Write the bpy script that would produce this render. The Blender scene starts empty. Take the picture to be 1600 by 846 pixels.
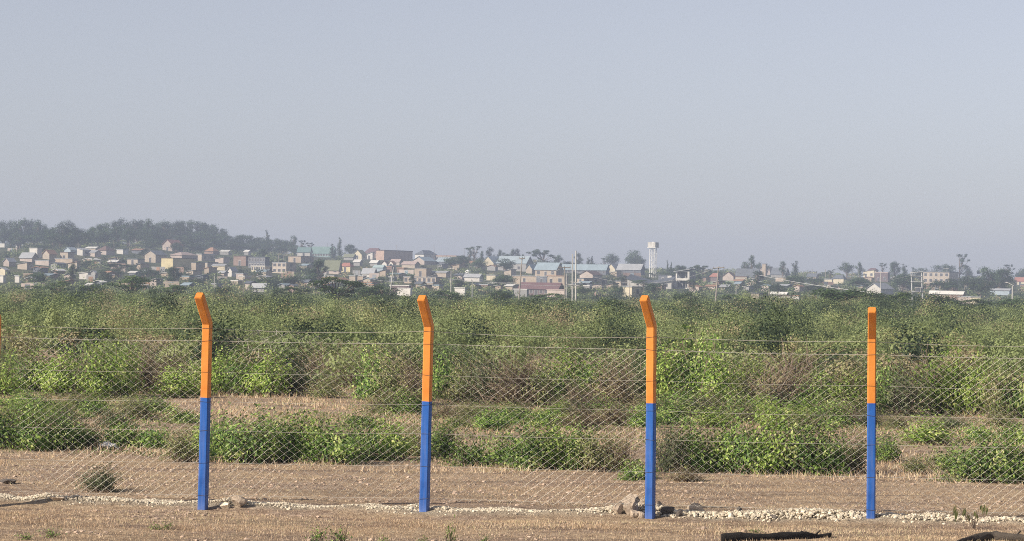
import bpy, math, random
import numpy as np
from mathutils import Vector, Matrix
R = math.radians
sc = bpy.context.scene
col = sc.collection

# ---------------------------------------------------------------- camera
EYE = 2.46
PITCH, ROLL = R(0.4584), R(1.0)
fwd = Vector((0, math.cos(PITCH), math.sin(PITCH)))
up0 = Vector((0, -math.sin(PITCH), math.cos(PITCH)))
rt0 = Vector((1, 0, 0))
rt = rt0 * math.cos(ROLL) + up0 * math.sin(ROLL)
up = up0 * math.cos(ROLL) - rt0 * math.sin(ROLL)
cd = bpy.data.cameras.new('camera')
cam = bpy.data.objects.new('camera', cd)
col.objects.link(cam)
cam.matrix_world = Matrix((
    (rt.x, up.x, -fwd.x, 0), (rt.y, up.y, -fwd.y, 0), (rt.z, up.z, -fwd.z, EYE), (0, 0, 0, 1)))
cd.lens = 90
cd.sensor_width = 36
cd.clip_start = 0.1
cd.clip_end = 20000
sc.camera = cam

# ---------------------------------------------------------------- sky, sun, exposure
SUN_AZ, SUN_EL = 62.0, 31.0            # degrees to the left of straight behind the camera
w = bpy.data.worlds.new('World')
sc.world = w
w.use_nodes = True
nt = w.node_tree
nt.nodes.clear()
sky = nt.nodes.new('ShaderNodeTexSky')
sky.sky_type = 'NISHITA'
sky.sun_disc = False
sky.sun_elevation = R(SUN_EL)
sky.sun_rotation = R(180 + SUN_AZ)
sky.altitude = 1500
sky.air_density = 1.0
sky.dust_density = 2.5
sky.ozone_density = 2.0
hs = nt.nodes.new('ShaderNodeHueSaturation')
hs.inputs['Saturation'].default_value = 0.5
tint = nt.nodes.new('ShaderNodeMix'); tint.data_type = 'RGBA'; tint.blend_type = 'MULTIPLY'
tint.inputs[0].default_value = 1.0; tint.inputs[7].default_value = (1.045, 0.985, 1.01, 1)
bg = nt.nodes.new('ShaderNodeBackground')
bg.inputs['Strength'].default_value = 0.091
out = nt.nodes.new('ShaderNodeOutputWorld')
nt.links.new(sky.outputs[0], hs.inputs['Color'])
nt.links.new(hs.outputs[0], tint.inputs[6])
nt.links.new(tint.outputs[2], bg.inputs[0])
nt.links.new(bg.outputs[0], out.inputs[0])
sd = bpy.data.lights.new('sun', 'SUN')
sd.energy = 5.0
sd.angle = R(0.6)
sd.color = (1.0, 0.88, 0.72)
sun = bpy.data.objects.new('sun', sd)
col.objects.link(sun)
sdir = Vector((-math.sin(R(SUN_AZ)) * math.cos(R(SUN_EL)), -math.cos(R(SUN_AZ)) * math.cos(R(SUN_EL)), math.sin(R(SUN_EL))))
sun.rotation_euler = sdir.to_track_quat('Z', 'Y').to_euler()
sun.location = (-20, -10, 20)
sc.view_settings.view_transform = 'Standard'
sc.view_settings.look = 'None'
sc.view_settings.exposure = 0.35
sc.view_settings.gamma = 1
sc.view_settings.use_curve_mapping = False
sc.cycles.use_denoising = False
sc.cycles.use_adaptive_sampling = False
sc.cycles.max_bounces = 6
sc.cycles.diffuse_bounces = 3
sc.cycles.transmission_bounces = 3
sc.cycles.transparent_max_bounces = 4
sc.cycles.volume_bounces = 0
sc.cycles.filter_width = 1.0

# ---------------------------------------------------------------- noise and terrain
rs = np.random.RandomState(7)
_lat = rs.rand(256, 256)

def vn(x, y):
    x = np.asarray(x, float); y = np.asarray(y, float)
    xi = np.floor(x).astype(int); yi = np.floor(y).astype(int)
    fx = x - xi; fy = y - yi
    fx = fx * fx * (3 - 2 * fx); fy = fy * fy * (3 - 2 * fy)
    a = _lat[xi & 255, yi & 255]; b = _lat[(xi + 1) & 255, yi & 255]
    c = _lat[xi & 255, (yi + 1) & 255]; d = _lat[(xi + 1) & 255, (yi + 1) & 255]
    return (a * (1 - fx) + b * fx) * (1 - fy) + (c * (1 - fx) + d * fx) * fy

def fbm(x, y, o=3):
    s = 0; a = 0.5
    for i in range(o):
        s = s + a * (vn(x * 2 ** i + 17 * i, y * 2 ** i + 31 * i) - 0.5); a *= 0.5
    return s

def sstep(a, b, x):
    t = np.clip((x - a) / (b - a), 0, 1)
    return t * t * (3 - 2 * t)

def ray(px, py):
    return fwd * 4000 + rt * (px - 800) + up * (423 - py)

RPX = [-900, -200, 0, 100, 200, 300, 350, 400, 500, 600, 700, 800, 900, 1000, 1100, 1200, 1300, 1400, 1500, 1600, 1800, 2500]
RPY = [400, 388, 384, 386, 380, 378, 386, 393, 399, 404, 407, 411, 417, 423, 427, 430, 433, 436, 440, 444, 449, 462]
_rx, _rz = [], []
YR = 1420.0
for a, b in zip(RPX, RPY):
    d = ray(a, b); k = YR / d.y
    _rx.append(d.x * k); _rz.append(EYE + d.z * k)

def ridge(X):
    return np.interp(X, _rx, _rz)

STRIP_X = [-9, -5.7, -2.8, -.7, 1.4, 2.8, 4.0, 5.7, 9]
STRIP_Y = [29.2, 29.1, 28.80, 28.55, 28.75, 28.52, 28.50, 28.48, 28.5]

def strip_c(X):
    return np.interp(X, STRIP_X, STRIP_Y) + 0.10 * (vn(np.asarray(X) * 1.3 + 5, 3.3 + 0 * np.asarray(X)) - 0.5)

def strip_w(X, Y):
    """0..1 amount of rubble strip at a point"""
    d = np.abs(Y - strip_c(X)) / (0.24 + 0.16 * vn(np.asarray(X) * 0.9, 8.1 + 0 * np.asarray(X)))
    return 1 - sstep(0.55, 1.15, d)

def H(X, Y):
    X = np.asarray(X, float); Y = np.asarray(Y, float)
    near = 1 - sstep(45, 80, Y)
    z = near * (0.05 * fbm(X * 0.8, Y * 0.8, 3) + 0.030 * fbm(X * 5, Y * 5, 3))
    z = z + near * sstep(29.4, 30.2, Y) * (1 - sstep(38, 40, Y)) * (0.06 * fbm(X * 0.35, Y * 2.6, 3))
    z = z + 0.05 * strip_w(X, Y) * (0.1 + vn(X * 4, Y * 4)) - .025 * near
    z = z - 0.03 * np.exp(-((Y - (strip_c(X) - 0.62)) / 0.22) ** 2)
    # soil banks between the shrub rows
    z = z + sstep(38, 50, Y) * 0.25 * (1 - sstep(60, 110, Y)) * vn(X * 0.12 + 3, Y * 0.12)
    # rolling scrubland
    m = sstep(90, 220, Y)
    z = z + m * (0.7 * (fbm(X / 60, Y / 90, 2)) - 0.1)
    z = z + 1.1 * np.exp(-((X - 34) / 16) ** 2 - ((Y - 270) / 60) ** 2)
    # the hill with the town
    S = 0.25 * np.clip((Y - 560) / 860, 0, 1.0) + 0.75 * sstep(500, YR + 120, Y)
    S = S / (0.25 + 0.75 * sstep(500, YR + 120, YR))
    S = np.minimum(S, 1.0)
    z = z + ridge(X) * S + sstep(650, 900, Y) * 2.0 * fbm(X / 90, Y / 120, 2)
    z = z - 0.01 * np.clip(Y - YR - 80, 0, 5000)
    return z

def at(px, py, y0=500.0, y1=1410.0):
    """where a line of sight meets the ground of the hill"""
    d = ray(px, py)
    Ys = np.linspace(y0, y1, 366)
    X = d.x / d.y * Ys; Z = EYE + d.z / d.y * Ys
    g = H(X, Ys)
    idx = np.nonzero(g >= Z)[0]
    i = idx[0] if len(idx) else len(Ys) - 1
    Y = float(Ys[i])
    return Vector((d.x / d.y * Y, Y, float(H(d.x / d.y * Y, Y))))

def atY(px, Y):
    d = ray(px, 455)
    X = d.x / d.y * Y
    return Vector((X, Y, float(H(X, Y))))

def near_at(px, py):
    d = ray(px, py)
    Ys = np.geomspace(20, 700, 4000)
    X = d.x / d.y * Ys; Z = EYE + d.z / d.y * Ys
    idx = np.nonzero(H(X, Ys) >= Z)[0]
    i = idx[0] if len(idx) else len(Ys) - 1
    return Vector((float(X[i]), float(Ys[i]), float(H(X[i], Ys[i]))))

# ---------------------------------------------------------------- mesh helpers
class MB:
    def __init__(s):
        s.v = []; s.q = []; s.t = []; s.n = 0; s.at = {}; s.mq = []; s.mt = []
    def add(s, V, Q=None, T=None, m=0, **attrs):
        V = np.asarray(V, float).reshape(-1, 3)
        s.v.append(V)
        nq = nt_ = 0
        if Q is not None and len(Q):
            Q = np.asarray(Q, int).reshape(-1, 4); s.q.append(Q + s.n); nq = len(Q); s.mq.append(np.full(nq, m))
        if T is not None and len(T):
            T = np.asarray(T, int).reshape(-1, 3); s.t.append(T + s.n); nt_ = len(T); s.mt.append(np.full(nt_, m))
        for k, val in attrs.items():
            a = s.at.setdefault(k, [[], []])
            if nq: a[0].append(np.broadcast_to(np.asarray(val, float), (nq,)))
            if nt_: a[1].append(np.broadcast_to(np.asarray(val, float), (nt_,)))
        s.n += len(V)
        return s
    def mesh(s, name, mats, smooth=False):
        V = np.concatenate(s.v) if s.v else np.zeros((0, 3))
        Q = np.concatenate(s.q) if s.q else np.zeros((0, 4), int)
        T = np.concatenate(s.t) if s.t else np.zeros((0, 3), int)
        me = bpy.data.meshes.new(name)
        me.vertices.add(len(V)); me.vertices.foreach_set('co', V.ravel().astype(np.float32))
        nl = Q.size + T.size
        me.loops.add(nl)
        me.loops.foreach_set('vertex_index', np.concatenate([Q.ravel(), T.ravel()]).astype(np.int32))
        me.polygons.add(len(Q) + len(T))
        me.polygons.foreach_set('loop_start', np.concatenate([np.arange(len(Q)) * 4, Q.size + np.arange(len(T)) * 3]).astype(np.int32))
        if not isinstance(mats, (list, tuple)): mats = [mats]
        for m in mats: me.materials.append(m)
        if len(mats) > 1:
            me.polygons.foreach_set('material_index', np.concatenate(s.mq + s.mt).astype(np.int32))
        for k, (a, b) in s.at.items():
            at_ = me.attributes.new(k, 'FLOAT', 'FACE')
            at_.data.foreach_set('value', np.concatenate(a + b).astype(np.float32))
        me.polygons.foreach_set('use_smooth', np.full(len(Q) + len(T), smooth))
        me.update(calc_edges=True)
        return me
    def obj(s, name, mats, parent=None, smooth=False, loc=None):
        return mkobj(name, s.mesh(name, mats, smooth), parent, loc)

def mkobj(name, me, parent=None, loc=None):
    o = bpy.data.objects.new(name, me)
    col.objects.link(o)
    if parent is not None: o.parent = parent
    if loc is not None: o.location = loc
    return o

def tag(o, label=None, cat=None, group=None, kind=None):
    if label: o['label'] = label
    if cat: o['category'] = cat
    if group: o['group'] = group
    if kind: o['kind'] = kind
    return o

def empty(name, loc, rz=0.0, label=None, cat=None, group=None):
    o = bpy.data.objects.new(name, None)
    col.objects.link(o)
    o.empty_display_size = 0.2
    o.location = loc; o.rotation_euler = (0, 0, rz)
    return tag(o, label, cat, group)

def copy_thing(root, loc, rz, scale, label, cat, group=None):
    r = root.copy(); col.objects.link(r)
    r.location = loc; r.rotation_euler = (0, 0, rz); r.scale = scale
    if 'group' in r.keys(): del r['group']
    tag(r, label, cat, group)
    for ch in list(root.children):
        c = ch.copy(); col.objects.link(c); c.parent = r
        for g in ch.children:
            d = g.copy(); col.objects.link(d); d.parent = c
    return r

BOXQ = [(0, 3, 2, 1), (4, 5, 6, 7), (0, 1, 5, 4), (1, 2, 6, 5), (2, 3, 7, 6), (3, 0, 4, 7)]
def box(mb, x0, x1, y0, y1, z0, z1, m=0):
    mb.add([(x0, y0, z0), (x1, y0, z0), (x1, y1, z0), (x0, y1, z0), (x0, y0, z1), (x1, y0, z1), (x1, y1, z1), (x0, y1, z1)], BOXQ, m=m)
    return mb

def tube(mb, pts, rad, n=6, m=0, cap=True, **attrs):
    pts = np.asarray(pts, float); k = len(pts)
    rad = np.broadcast_to(np.asarray(rad, float), (k,))
    tg = np.gradient(pts, axis=0); tg /= np.linalg.norm(tg, axis=1)[:, None] + 1e-9
    ref = np.array([0, 0, 1.0]) if abs(tg[0][2]) < 0.9 else np.array([1.0, 0, 0])
    a = np.cross(tg, ref); a /= np.linalg.norm(a, axis=1)[:, None] + 1e-9
    b = np.cross(tg, a)
    th = np.arange(n) * 2 * np.pi / n
    V = pts[:, None] + rad[:, None, None] * (a[:, None] * np.cos(th)[None, :, None] + b[:, None] * np.sin(th)[None, :, None])
    i = np.arange(k - 1)[:, None] * n; j = np.arange(n)[None]
    Q = np.stack([i + j, i + (j + 1) % n, i + n + (j + 1) % n, i + n + j], -1).reshape(-1, 4)
    T = None
    V = V.reshape(-1, 3)
    if cap:
        V = np.vstack([V, pts[0], pts[-1]])
        e = k * n
        T = [(e, (q + 1) % n, q) for q in range(n)] + [(e + 1, (k - 1) * n + q, (k - 1) * n + (q + 1) % n) for q in range(n)]
    mb.add(V, Q, T, m=m, **attrs)
    return mb

def unit(v):
    return v / (np.linalg.norm(v, axis=-1, keepdims=True) + 1e-9)

def leaves(mb, C, s, r, upb=0.2, asp=0.5, m=0, out=None, ow=.9, **attrs):
    """diamond shaped leaves at points C with sizes s"""
    n = len(C)
    nrm = unit(r.normal(size=(n, 3)) + np.array([0, 0, upb]))
    if out is not None: nrm = unit(unit(nrm) * .75 + unit(np.asarray(out)) * ow)
    a = unit(np.cross(nrm, r.normal(size=(n, 3))))
    b = np.cross(nrm, a)
    s = np.broadcast_to(np.asarray(s, float), (n,))[:, None]
    V = np.stack([C - a * s * 0.5, C + b * s * asp * 0.5 + a * s * .05, C + a * s * 0.5, C - b * s * asp * 0.5 + a * s * .05], 1).reshape(-1, 3)
    Q = np.arange(n * 4).reshape(-1, 4)
    mb.add(V, Q, m=m, **attrs)

# ---------------------------------------------------------------- materials
def newmat(name):
    m = bpy.data.materials.new(name); m.use_nodes = True
    n = m.node_tree; n.nodes.clear()
    o = n.nodes.new('ShaderNodeOutputMaterial')
    return m, n, o
def N(n, t, **k):
    x = n.nodes.new(t)
    for a, b in k.items():
        if hasattr(x, a): setattr(x, a, b)
        else: x.inputs[a].default_value = b
    return x
def noise(n, scale, detail=4, vec=None, rough=0.6, dist=0.0):
    x = n.nodes.new('ShaderNodeTexNoise')
    x.inputs['Scale'].default_value = scale; x.inputs['Detail'].default_value = detail
    x.inputs['Roughness'].default_value = rough; x.inputs['Distortion'].default_value = dist
    if vec is not None: n.links.new(vec, x.inputs['Vector'])
    return x
def ramp(n, fac, stops):
    x = n.nodes.new('ShaderNodeValToRGB')
    e = x.color_ramp.elements
    while len(e) > 1: e.remove(e[-1])
    e[0].position = stops[0][0]; e[0].color = (*stops[0][1], 1)
    for p, c in stops[1:]:
        q = e.new(p); q.color = (*c, 1)
    n.links.new(fac, x.inputs[0])
    return x
def mix(n, fac, a, b, mode='MIX'):
    x = n.nodes.new('ShaderNodeMix'); x.data_type = 'RGBA'; x.blend_type = mode
    for s, v in ((0, fac), (6, a), (7, b)):
        if hasattr(v, 'is_output') or isinstance(v, bpy.types.NodeSocket): n.links.new(v, x.inputs[s])
        elif s == 0: x.inputs[0].default_value = v
        else: x.inputs[s].default_value = (*v, 1)
    return x.outputs[2]
def math_(n, op, a, b=0.0):
    x = n.nodes.new('ShaderNodeMath'); x.operation = op
    for i, v in enumerate((a, b)):
        if isinstance(v, bpy.types.NodeSocket): n.links.new(v, x.inputs[i])
        else: x.inputs[i].default_value = v
    return x.outputs[0]
def grey(v): return (v, v, v)

def simple(name, c, rough=0.85, var=0.25, scale=1.5, metal=0.0, bump=0.0, spec=0.3):
    m, n, o = newmat(name)
    tc = N(n, 'ShaderNodeTexCoord')
    nz = noise(n, scale, 5, tc.outputs['Object'])
    oi = N(n, 'ShaderNodeObjectInfo')
    f = math_(n, 'MULTIPLY_ADD', nz.outputs[0], 2 * var); n.nodes[-1].inputs[2].default_value = 1 - var
    g = math_(n, 'MULTIPLY_ADD', oi.outputs['Random'], 0.2); n.nodes[-1].inputs[2].default_value = 0.9
    f = math_(n, 'MULTIPLY', f, g)
    vm = n.nodes.new('ShaderNodeVectorMath'); vm.operation = 'SCALE'
    vm.inputs[0].default_value = c
    n.links.new(f, vm.inputs['Scale'])
    b = N(n, 'ShaderNodeBsdfPrincipled', Roughness=rough, Metallic=metal)
    b.inputs['Specular IOR Level'].default_value = spec
    n.links.new(vm.outputs[0], b.inputs['Base Color'])
    if bump:
        bp = N(n, 'ShaderNodeBump', Strength=bump, Distance=0.02)
        n2 = noise(n, scale * 12, 5, tc.outputs['Object'])
        n.links.new(n2.outputs[0], bp.inputs['Height']); n.links.new(bp.outputs[0], b.inputs['Normal'])
    n.links.new(b.outputs[0], o.inputs[0])
    return m

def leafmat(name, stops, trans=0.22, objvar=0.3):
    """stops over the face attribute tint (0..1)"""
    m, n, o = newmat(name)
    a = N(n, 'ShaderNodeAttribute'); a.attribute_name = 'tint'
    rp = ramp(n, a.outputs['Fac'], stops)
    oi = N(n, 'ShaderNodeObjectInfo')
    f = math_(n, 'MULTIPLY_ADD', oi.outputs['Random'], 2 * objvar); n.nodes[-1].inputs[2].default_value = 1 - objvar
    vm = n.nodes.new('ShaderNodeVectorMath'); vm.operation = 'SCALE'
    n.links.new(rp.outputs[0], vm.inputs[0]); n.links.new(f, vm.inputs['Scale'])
    b = N(n, 'ShaderNodeBsdfPrincipled', Roughness=0.6)
    b.inputs['Specular IOR Level'].default_value = 0.25
    t = N(n, 'ShaderNodeBsdfTranslucent')
    ms = N(n, 'ShaderNodeMixShader'); ms.inputs[0].default_value = trans
    n.links.new(vm.outputs[0], b.inputs['Base Color']); n.links.new(vm.outputs[0], t.inputs['Color'])
    n.links.new(b.outputs[0], ms.inputs[1]); n.links.new(t.outputs[0], ms.inputs[2])
    n.links.new(ms.outputs[0], o.inputs[0])
    return m

M = {}
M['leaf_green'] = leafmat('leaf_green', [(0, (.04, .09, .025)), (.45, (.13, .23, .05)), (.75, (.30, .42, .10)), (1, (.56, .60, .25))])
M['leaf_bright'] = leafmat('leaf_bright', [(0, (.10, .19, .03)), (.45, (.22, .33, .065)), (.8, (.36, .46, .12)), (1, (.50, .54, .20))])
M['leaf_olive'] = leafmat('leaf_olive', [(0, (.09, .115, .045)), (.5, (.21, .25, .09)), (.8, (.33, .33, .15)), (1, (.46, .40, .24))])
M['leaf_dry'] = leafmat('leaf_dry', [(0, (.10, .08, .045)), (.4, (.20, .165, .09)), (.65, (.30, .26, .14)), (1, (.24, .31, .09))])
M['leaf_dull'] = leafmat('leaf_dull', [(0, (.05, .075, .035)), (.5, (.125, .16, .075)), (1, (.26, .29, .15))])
M['leaf_tree'] = leafmat('leaf_tree', [(0, (.022, .045, .02)), (.6, (.05, .092, .034)), (1, (.11, .16, .06))], 0.2, 0.3)
M['leaf_scrub'] = leafmat('leaf_scrub', [(0, (.03, .05, .03)), (.2, (.07, .105, .05)), (.3, (.17, .225, .095)), (.6, (.245, .30, .125)), (.85, (.325, .375, .16)), (.93, (.37, .365, .18)), (1, (.33, .265, .18))], 0.25, 0.0)
M['bark'] = simple('bark', (.16, .12, .09), 0.9, .3, 8)
M['twig'] = simple('twig', (.22, .17, .13), 0.9, .3, 8)
# the houses: x of left, right and side edges, eave, ridge and foot rows in the photograph, form, colours, label
HS = [
 (4, 14, 22, 409, 404, 417, 'gable', 'pink', 'iron', 'pale pink gabled house at the far left foot of the hill'),
 (25, 42, 50, 415, 412, 422, 'shedr', 'beige', 'iron', 'low pale house with a lean roof right of the far left pink gable'),
 (28, 50, 57, 403, 396, 410, 'side', 'pink', 'iron', 'pink walled house with grey sloping roof in front of the white two storey block'),
 (44, 58, 64, 389, 387, 404, 'flat', 'white', 'white', 'white two storey block with dark windows, leftmost tall house on the hill'),
 (52, 76, 84, 409, 408, 416, 'flat', 'pink', 'iron', 'long low pink wall building below the beige peaked house, left'),
 (65, 77, 86, 397, 391, 406, 'gable', 'beige', 'rust', 'beige house with yellowish peaked roof, left slope'),
 (99, 110, 118, 391, 387, 398, 'gable', 'lblue', 'blue', 'small light blue gabled house behind the two storey balcony house'),
 (92, 106, 114, 395, 394, 408, 'flat', 'beige', 'brown', 'square beige two storey house with dark balcony openings on the left slope'),
 (82, 113, 120, 408, 407, 413, 'flat', 'tan', 'iron', 'long low tan building below the beige balcony house'),
 (119, 129, 138, 391, 388, 400, 'shedl', 'white', 'iron', 'small white house right of the light blue gable, left slope'),
 (131, 148, 156, 396, 393, 402, 'side', 'pink', 'iron', 'long pale roofed pink house left of the dark brown roof'),
 (132, 149, 156, 390, 388, 395, 'side', 'beige', 'white', 'small house with a bright pale roof behind the long pink house'),
 (150, 166, 177, 393, 385, 399, 'hip', 'pink', 'brown', 'house with a big dark brown hipped roof on the left slope'),
 (181, 192, 199, 392, 390, 398, 'flat', 'white', 'iron', 'small white box house right of the brown hipped roof'),
 (197, 215, 224, 406, 404, 415, 'flat', 'beige', 'slate', 'flat beige house left of the large beige gable'),
 (224, 243, 257, 398, 392, 411, 'gable', 'beige', 'slate', 'large beige gabled hall with dark right side, left of the yellow house'),
 (122, 137, 141, 428, 426, 437, 'shedr', 'white', 'white', 'bright white low house in the bushes below the flat acacia, left one'),
 (139, 149, 152, 429, 426, 436, 'gable', 'grey', 'iron', 'small grey roofed house right beside the bright white low house'),
 (-6, 8, 12, 424, 421, 431, 'gable', 'cream', 'iron', 'cream gabled house cut by the left edge of the picture'),
 (-2, 5, 8, 436, 435, 442, 'flat', 'white', 'iron', 'small white box at the left edge just above the scrub'),
 (22, 30, 33, 437, 435, 442, 'flat', 'white', 'iron', 'small white box above the scrub, second from the left edge'),
 (-2, 7, 9, 382, 381, 387, 'flat', 'white', 'white', 'white shed glimpsed between ridge trees at the left edge'),
 (23, 31, 33, 382, 381, 387, 'flat', 'white', 'white', 'white shed between ridge trees above the white two storey block'),
 (252, 269, 283, 383, 375, 393, 'gable', 'pink', 'red', 'pink house with red roof standing highest on the wooded hill'),
 (264, 284, 305, 399, 394, 412, 'hip', 'pink', 'pinkr', 'house with broad pinkish rounded hip roof behind the yellow house'),
 (250, 270, 300, 404, 403, 421, 'flat', 'yellow', 'brown', 'bright yellow three storey house with rows of windows', (5, 3, False)),
 (298, 306, 318, 411, 410, 423, 'flat', 'tan', 'slate', 'narrow tan house with dark side right of the yellow house'),
 (306, 315, 333, 398, 396, 408, 'flat', 'beige', 'iron', 'grey beige box house right of the pinkish hip roof'),
 (318, 333, 341, 393, 387, 399, 'hip', 'brick', 'rust', 'brownish hipped roof house on the slope below the round trees'),
 (343, 357, 362, 394, 392, 399, 'side', 'grey', 'white', 'grey house with bright white roof strip below the round trees'),
 (381, 388, 392, 394, 392, 399, 'side', 'grey', 'white', 'tiny white roofed house at the edge of the round trees'),
 (317, 324, 338, 411, 409, 419, 'flat', 'beige', 'slate', 'small beige box with long dark side above the yellow white low house'),
 (330, 351, 356, 417, 415, 423, 'side', 'cream', 'iron', 'low yellowish white house between the yellow house and brick block'),
 (335, 349, 357, 405, 402, 412, 'shedr', 'pink', 'iron', 'small pink house with sloping roof left of the pinkish brick block'),
 (363, 384, 393, 401, 400, 416, 'flat', 'brick', 'brown', 'large square pinkish brick block left of the dark grey building'),
 (386, 414, 420, 403, 401, 420, 'flat', 'slate', 'slate', 'large dark slate coloured two storey building right of the brick block', (6, 2, False)),
 (355, 362, 369, 423, 418, 433, 'gable', 'white', 'iron', 'narrow white gabled chapel like house below the brick block'),
 (368, 380, 385, 429, 427, 437, 'flat', 'pink', 'iron', 'small pinkish house right of the narrow white gable'),
 (391, 414, 430, 417, 415, 426, 'flat', 'cream', 'white', 'bright cream long house below the dark slate building', (6, 1, True)),
 (424, 447, 461, 411, 410, 428, 'flat', 'beige', 'tan' if False else 'iron', 'unfinished beige two storey house with white panelled openings', (3, 2, False)),
 (449, 470, 488, 401, 400, 411, 'flat', 'tan', 'slate', 'tan house with arched opening below the white teal building'),
 (464, 484, 484, 394, 387, 402, 'side', 'white', 'green', 'white fronted left wing of the long green roofed building'),
 (485, 521, 524, 394, 386, 403, 'side', 'teal', 'green', 'long teal walled right wing under a dark green roof', (8, 1, False)),
 (393, 415, 416, 452, 450, 457, 'side', 'grey', 'iron', 'low pale roofed shed just above the scrub right of the first post'),
 (474, 481, 486, 438, 434, 444, 'gable', 'white', 'iron', 'small white gable peeking beside the large weeping tree'),
 (551, 565, 572, 398, 391, 406, 'gable', 'cream', 'olive', 'cream gabled house right of the skyline round tree near the cypress'),
 (560, 571, 573, 399, 397, 406, 'flat', 'white', 'white', 'white flat house attached to the cream gable near the cypress'),
 (571, 582, 585, 399, 394, 406, 'shedr', 'white', 'blue', 'white house with rising pale roof left of the peach block'),
 (568, 592, 599, 391, 383, 399, 'hip', 'brick', 'maroon', 'two storey house with wide dark red hipped roof on the skyline'),
 (587, 600, 642, 392, 390, 407, 'flat', 'peach', 'brown', 'peach pink three storey block with long dark slate side', (3, 3, False)),
 (536, 552, 556, 402, 398, 407, 'side', 'grey', 'olive', 'low greyish green roofed house left of the cream gable'),
 (530, 547, 552, 417, 411, 426, 'hip', 'yellow', 'red', 'yellow house with red hipped roof in the middle left of town'),
 (505, 529, 533, 419, 408, 429, 'side', 'pink', 'olive', 'long house with a large olive roof and pinkish wall'),
 (511, 522, 526, 433, 432, 440, 'flat', 'beige', 'iron', 'small beige box below the large olive roof'),
 (545, 555, 558, 434, 432, 441, 'flat', 'beige', 'iron', 'small beige box, left one of a pair below the yellow house'),
 (558, 567, 572, 434, 432, 441, 'flat', 'tan', 'iron', 'small tan box, right one of a pair below the yellow house'),
 (565, 584, 588, 427, 421, 434, 'side', 'white', 'iron', 'white house with pale blue grey roof above the pair of small boxes'),
 (552, 562, 566, 412, 409, 416, 'side', 'grey', 'white', 'small house with white roof behind the yellow red roofed house'),
 (578, 589, 593, 412, 409, 417, 'side', 'grey', 'white', 'small house with white roof directly below the peach block'),
 (583, 598, 602, 420, 417, 425, 'side', 'lblue', 'teal', 'low pale teal roofed house below the small white gables'),
 (596, 604, 607, 415, 411, 419, 'gable', 'white', 'brown', 'small white gable, left one of a pair below the peach block'),
 (606, 614, 618, 415, 411, 419, 'gable', 'white', 'rust', 'small white gable, right one of a pair below the peach block'),
 (610, 624, 628, 411, 408, 415, 'side', 'pink', 'pinkr', 'low pinkish roofed house right of the pair of white gables'),
 (604, 612, 617, 418, 416, 425, 'flat', 'brick', 'rust', 'small reddish unfinished house below the pair of white gables'),
 (627, 648, 655, 414, 410, 420, 'side', 'beige', 'pinkr', 'beige low house with sloping roof left of the tan block'),
 (644, 663, 680, 409, 403, 414, 'gable', 'pink', 'bluegrey', 'pink gabled hall with blue grey roof below the dark hipped roof'),
 (680, 700, 712, 409, 403, 415, 'side', 'slate', 'blue', 'dark walled house with blue roof right of the pink gabled hall'),
 (648, 662, 682, 396, 389, 404, 'hip', 'white', 'slate', 'white house under a tall dark hipped roof on the skyline'),
 (681, 713, 718, 398, 396, 405, 'flat', 'beige', 'rust', 'long beige arcade building with dark openings on the skyline', (8, 1, False)),
 (647, 666, 674, 420, 419, 433, 'flat', 'tan', 'iron', 'tan square block above the long tan wall'),
 (629, 681, 690, 434, 433, 445, 'flat', 'tan', 'iron', 'long tan walled building in the centre left of town', (7, 1, True)),
 (669, 697, 704, 429, 427, 434, 'side', 'beige', 'iron', 'low beige house right of the tan square block'),
 (608, 639, 642, 448, 446, 458, 'flat', 'maroon', 'white', 'long dark shed with white roof edge near the leaning pale pole'),
 (620, 641, 644, 456, 455, 463, 'flat', 'white', 'white', 'white low building in front of the long dark shed'),
 (710, 726, 728, 455, 453, 462, 'flat', 'white', 'white', 'small white kiosk on the scrub edge right of the second post'),
 (753, 771, 790, 411, 401, 417, 'gable', 'cream', 'blue', 'bright cream gable of a blue roofed house on the skyline'),
 (776, 822, 832, 411, 401, 425, 'side', 'grey', 'blue', 'big light blue roofed shed behind the cream gable'),
 (725, 749, 754, 435, 431, 441, 'side', 'white', 'iron', 'white house with pale blue grey roof right of the tall thin pole'),
 (760, 774, 778, 432, 430, 439, 'flat', 'cream', 'iron', 'low cream house left of the tan walled compound'),
 (822, 831, 846, 420, 414, 428, 'gable', 'beige', 'bluegrey', 'gabled end house with white trim left of the school'),
 (836, 869, 879, 421, 411, 433, 'side', 'tan', 'bluegrey', 'school building with long blue grey roof and tan wall under the acacia'),
 (878, 947, 952, 421, 414, 430, 'side', 'slate', 'bluegrey', 'very long low blue grey roofed building behind the twin poles', (9, 1, False)),
 (800, 838, 842, 432, 431, 445, 'flat', 'tan', 'iron', 'left part of the tan compound with wide dark opening'),
 (854, 882, 888, 432, 431, 446, 'flat', 'tan', 'rust', 'right part of the tan compound beside the dark blue gate'),
 (838, 854, 855, 433, 432, 446, 'flat', 'slate', 'iron', 'dark blue gated middle bay of the tan compound', (1, 1, True)),
 (811, 872, 880, 451, 443, 463, 'side', 'maroon', 'maroon', 'very long low maroon roofed building just above the scrub', (8, 1, True)),
 (855, 881, 884, 458, 456, 465, 'flat', 'pink', 'pinkr', 'low pinkish building in front of the maroon roofed building'),
 (803, 823, 826, 459, 457, 464, 'flat', 'grey', 'white', 'low grey white shed at the leaning dark pole'),
 (906, 926, 941, 430, 424, 437, 'gable', 'pink', 'brown', 'pink gabled house right of the twin power poles'),
 (902, 912, 950, 436, 434, 445, 'flat', 'beige', 'slate', 'grey beige box with very long dark side below the pink gable', 'auto', 'house', 'house', 50),
 (948, 961, 975, 421, 413, 427, 'gable', 'cream', 'iron', 'small bright cream gable left of the water tower'),
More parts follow.
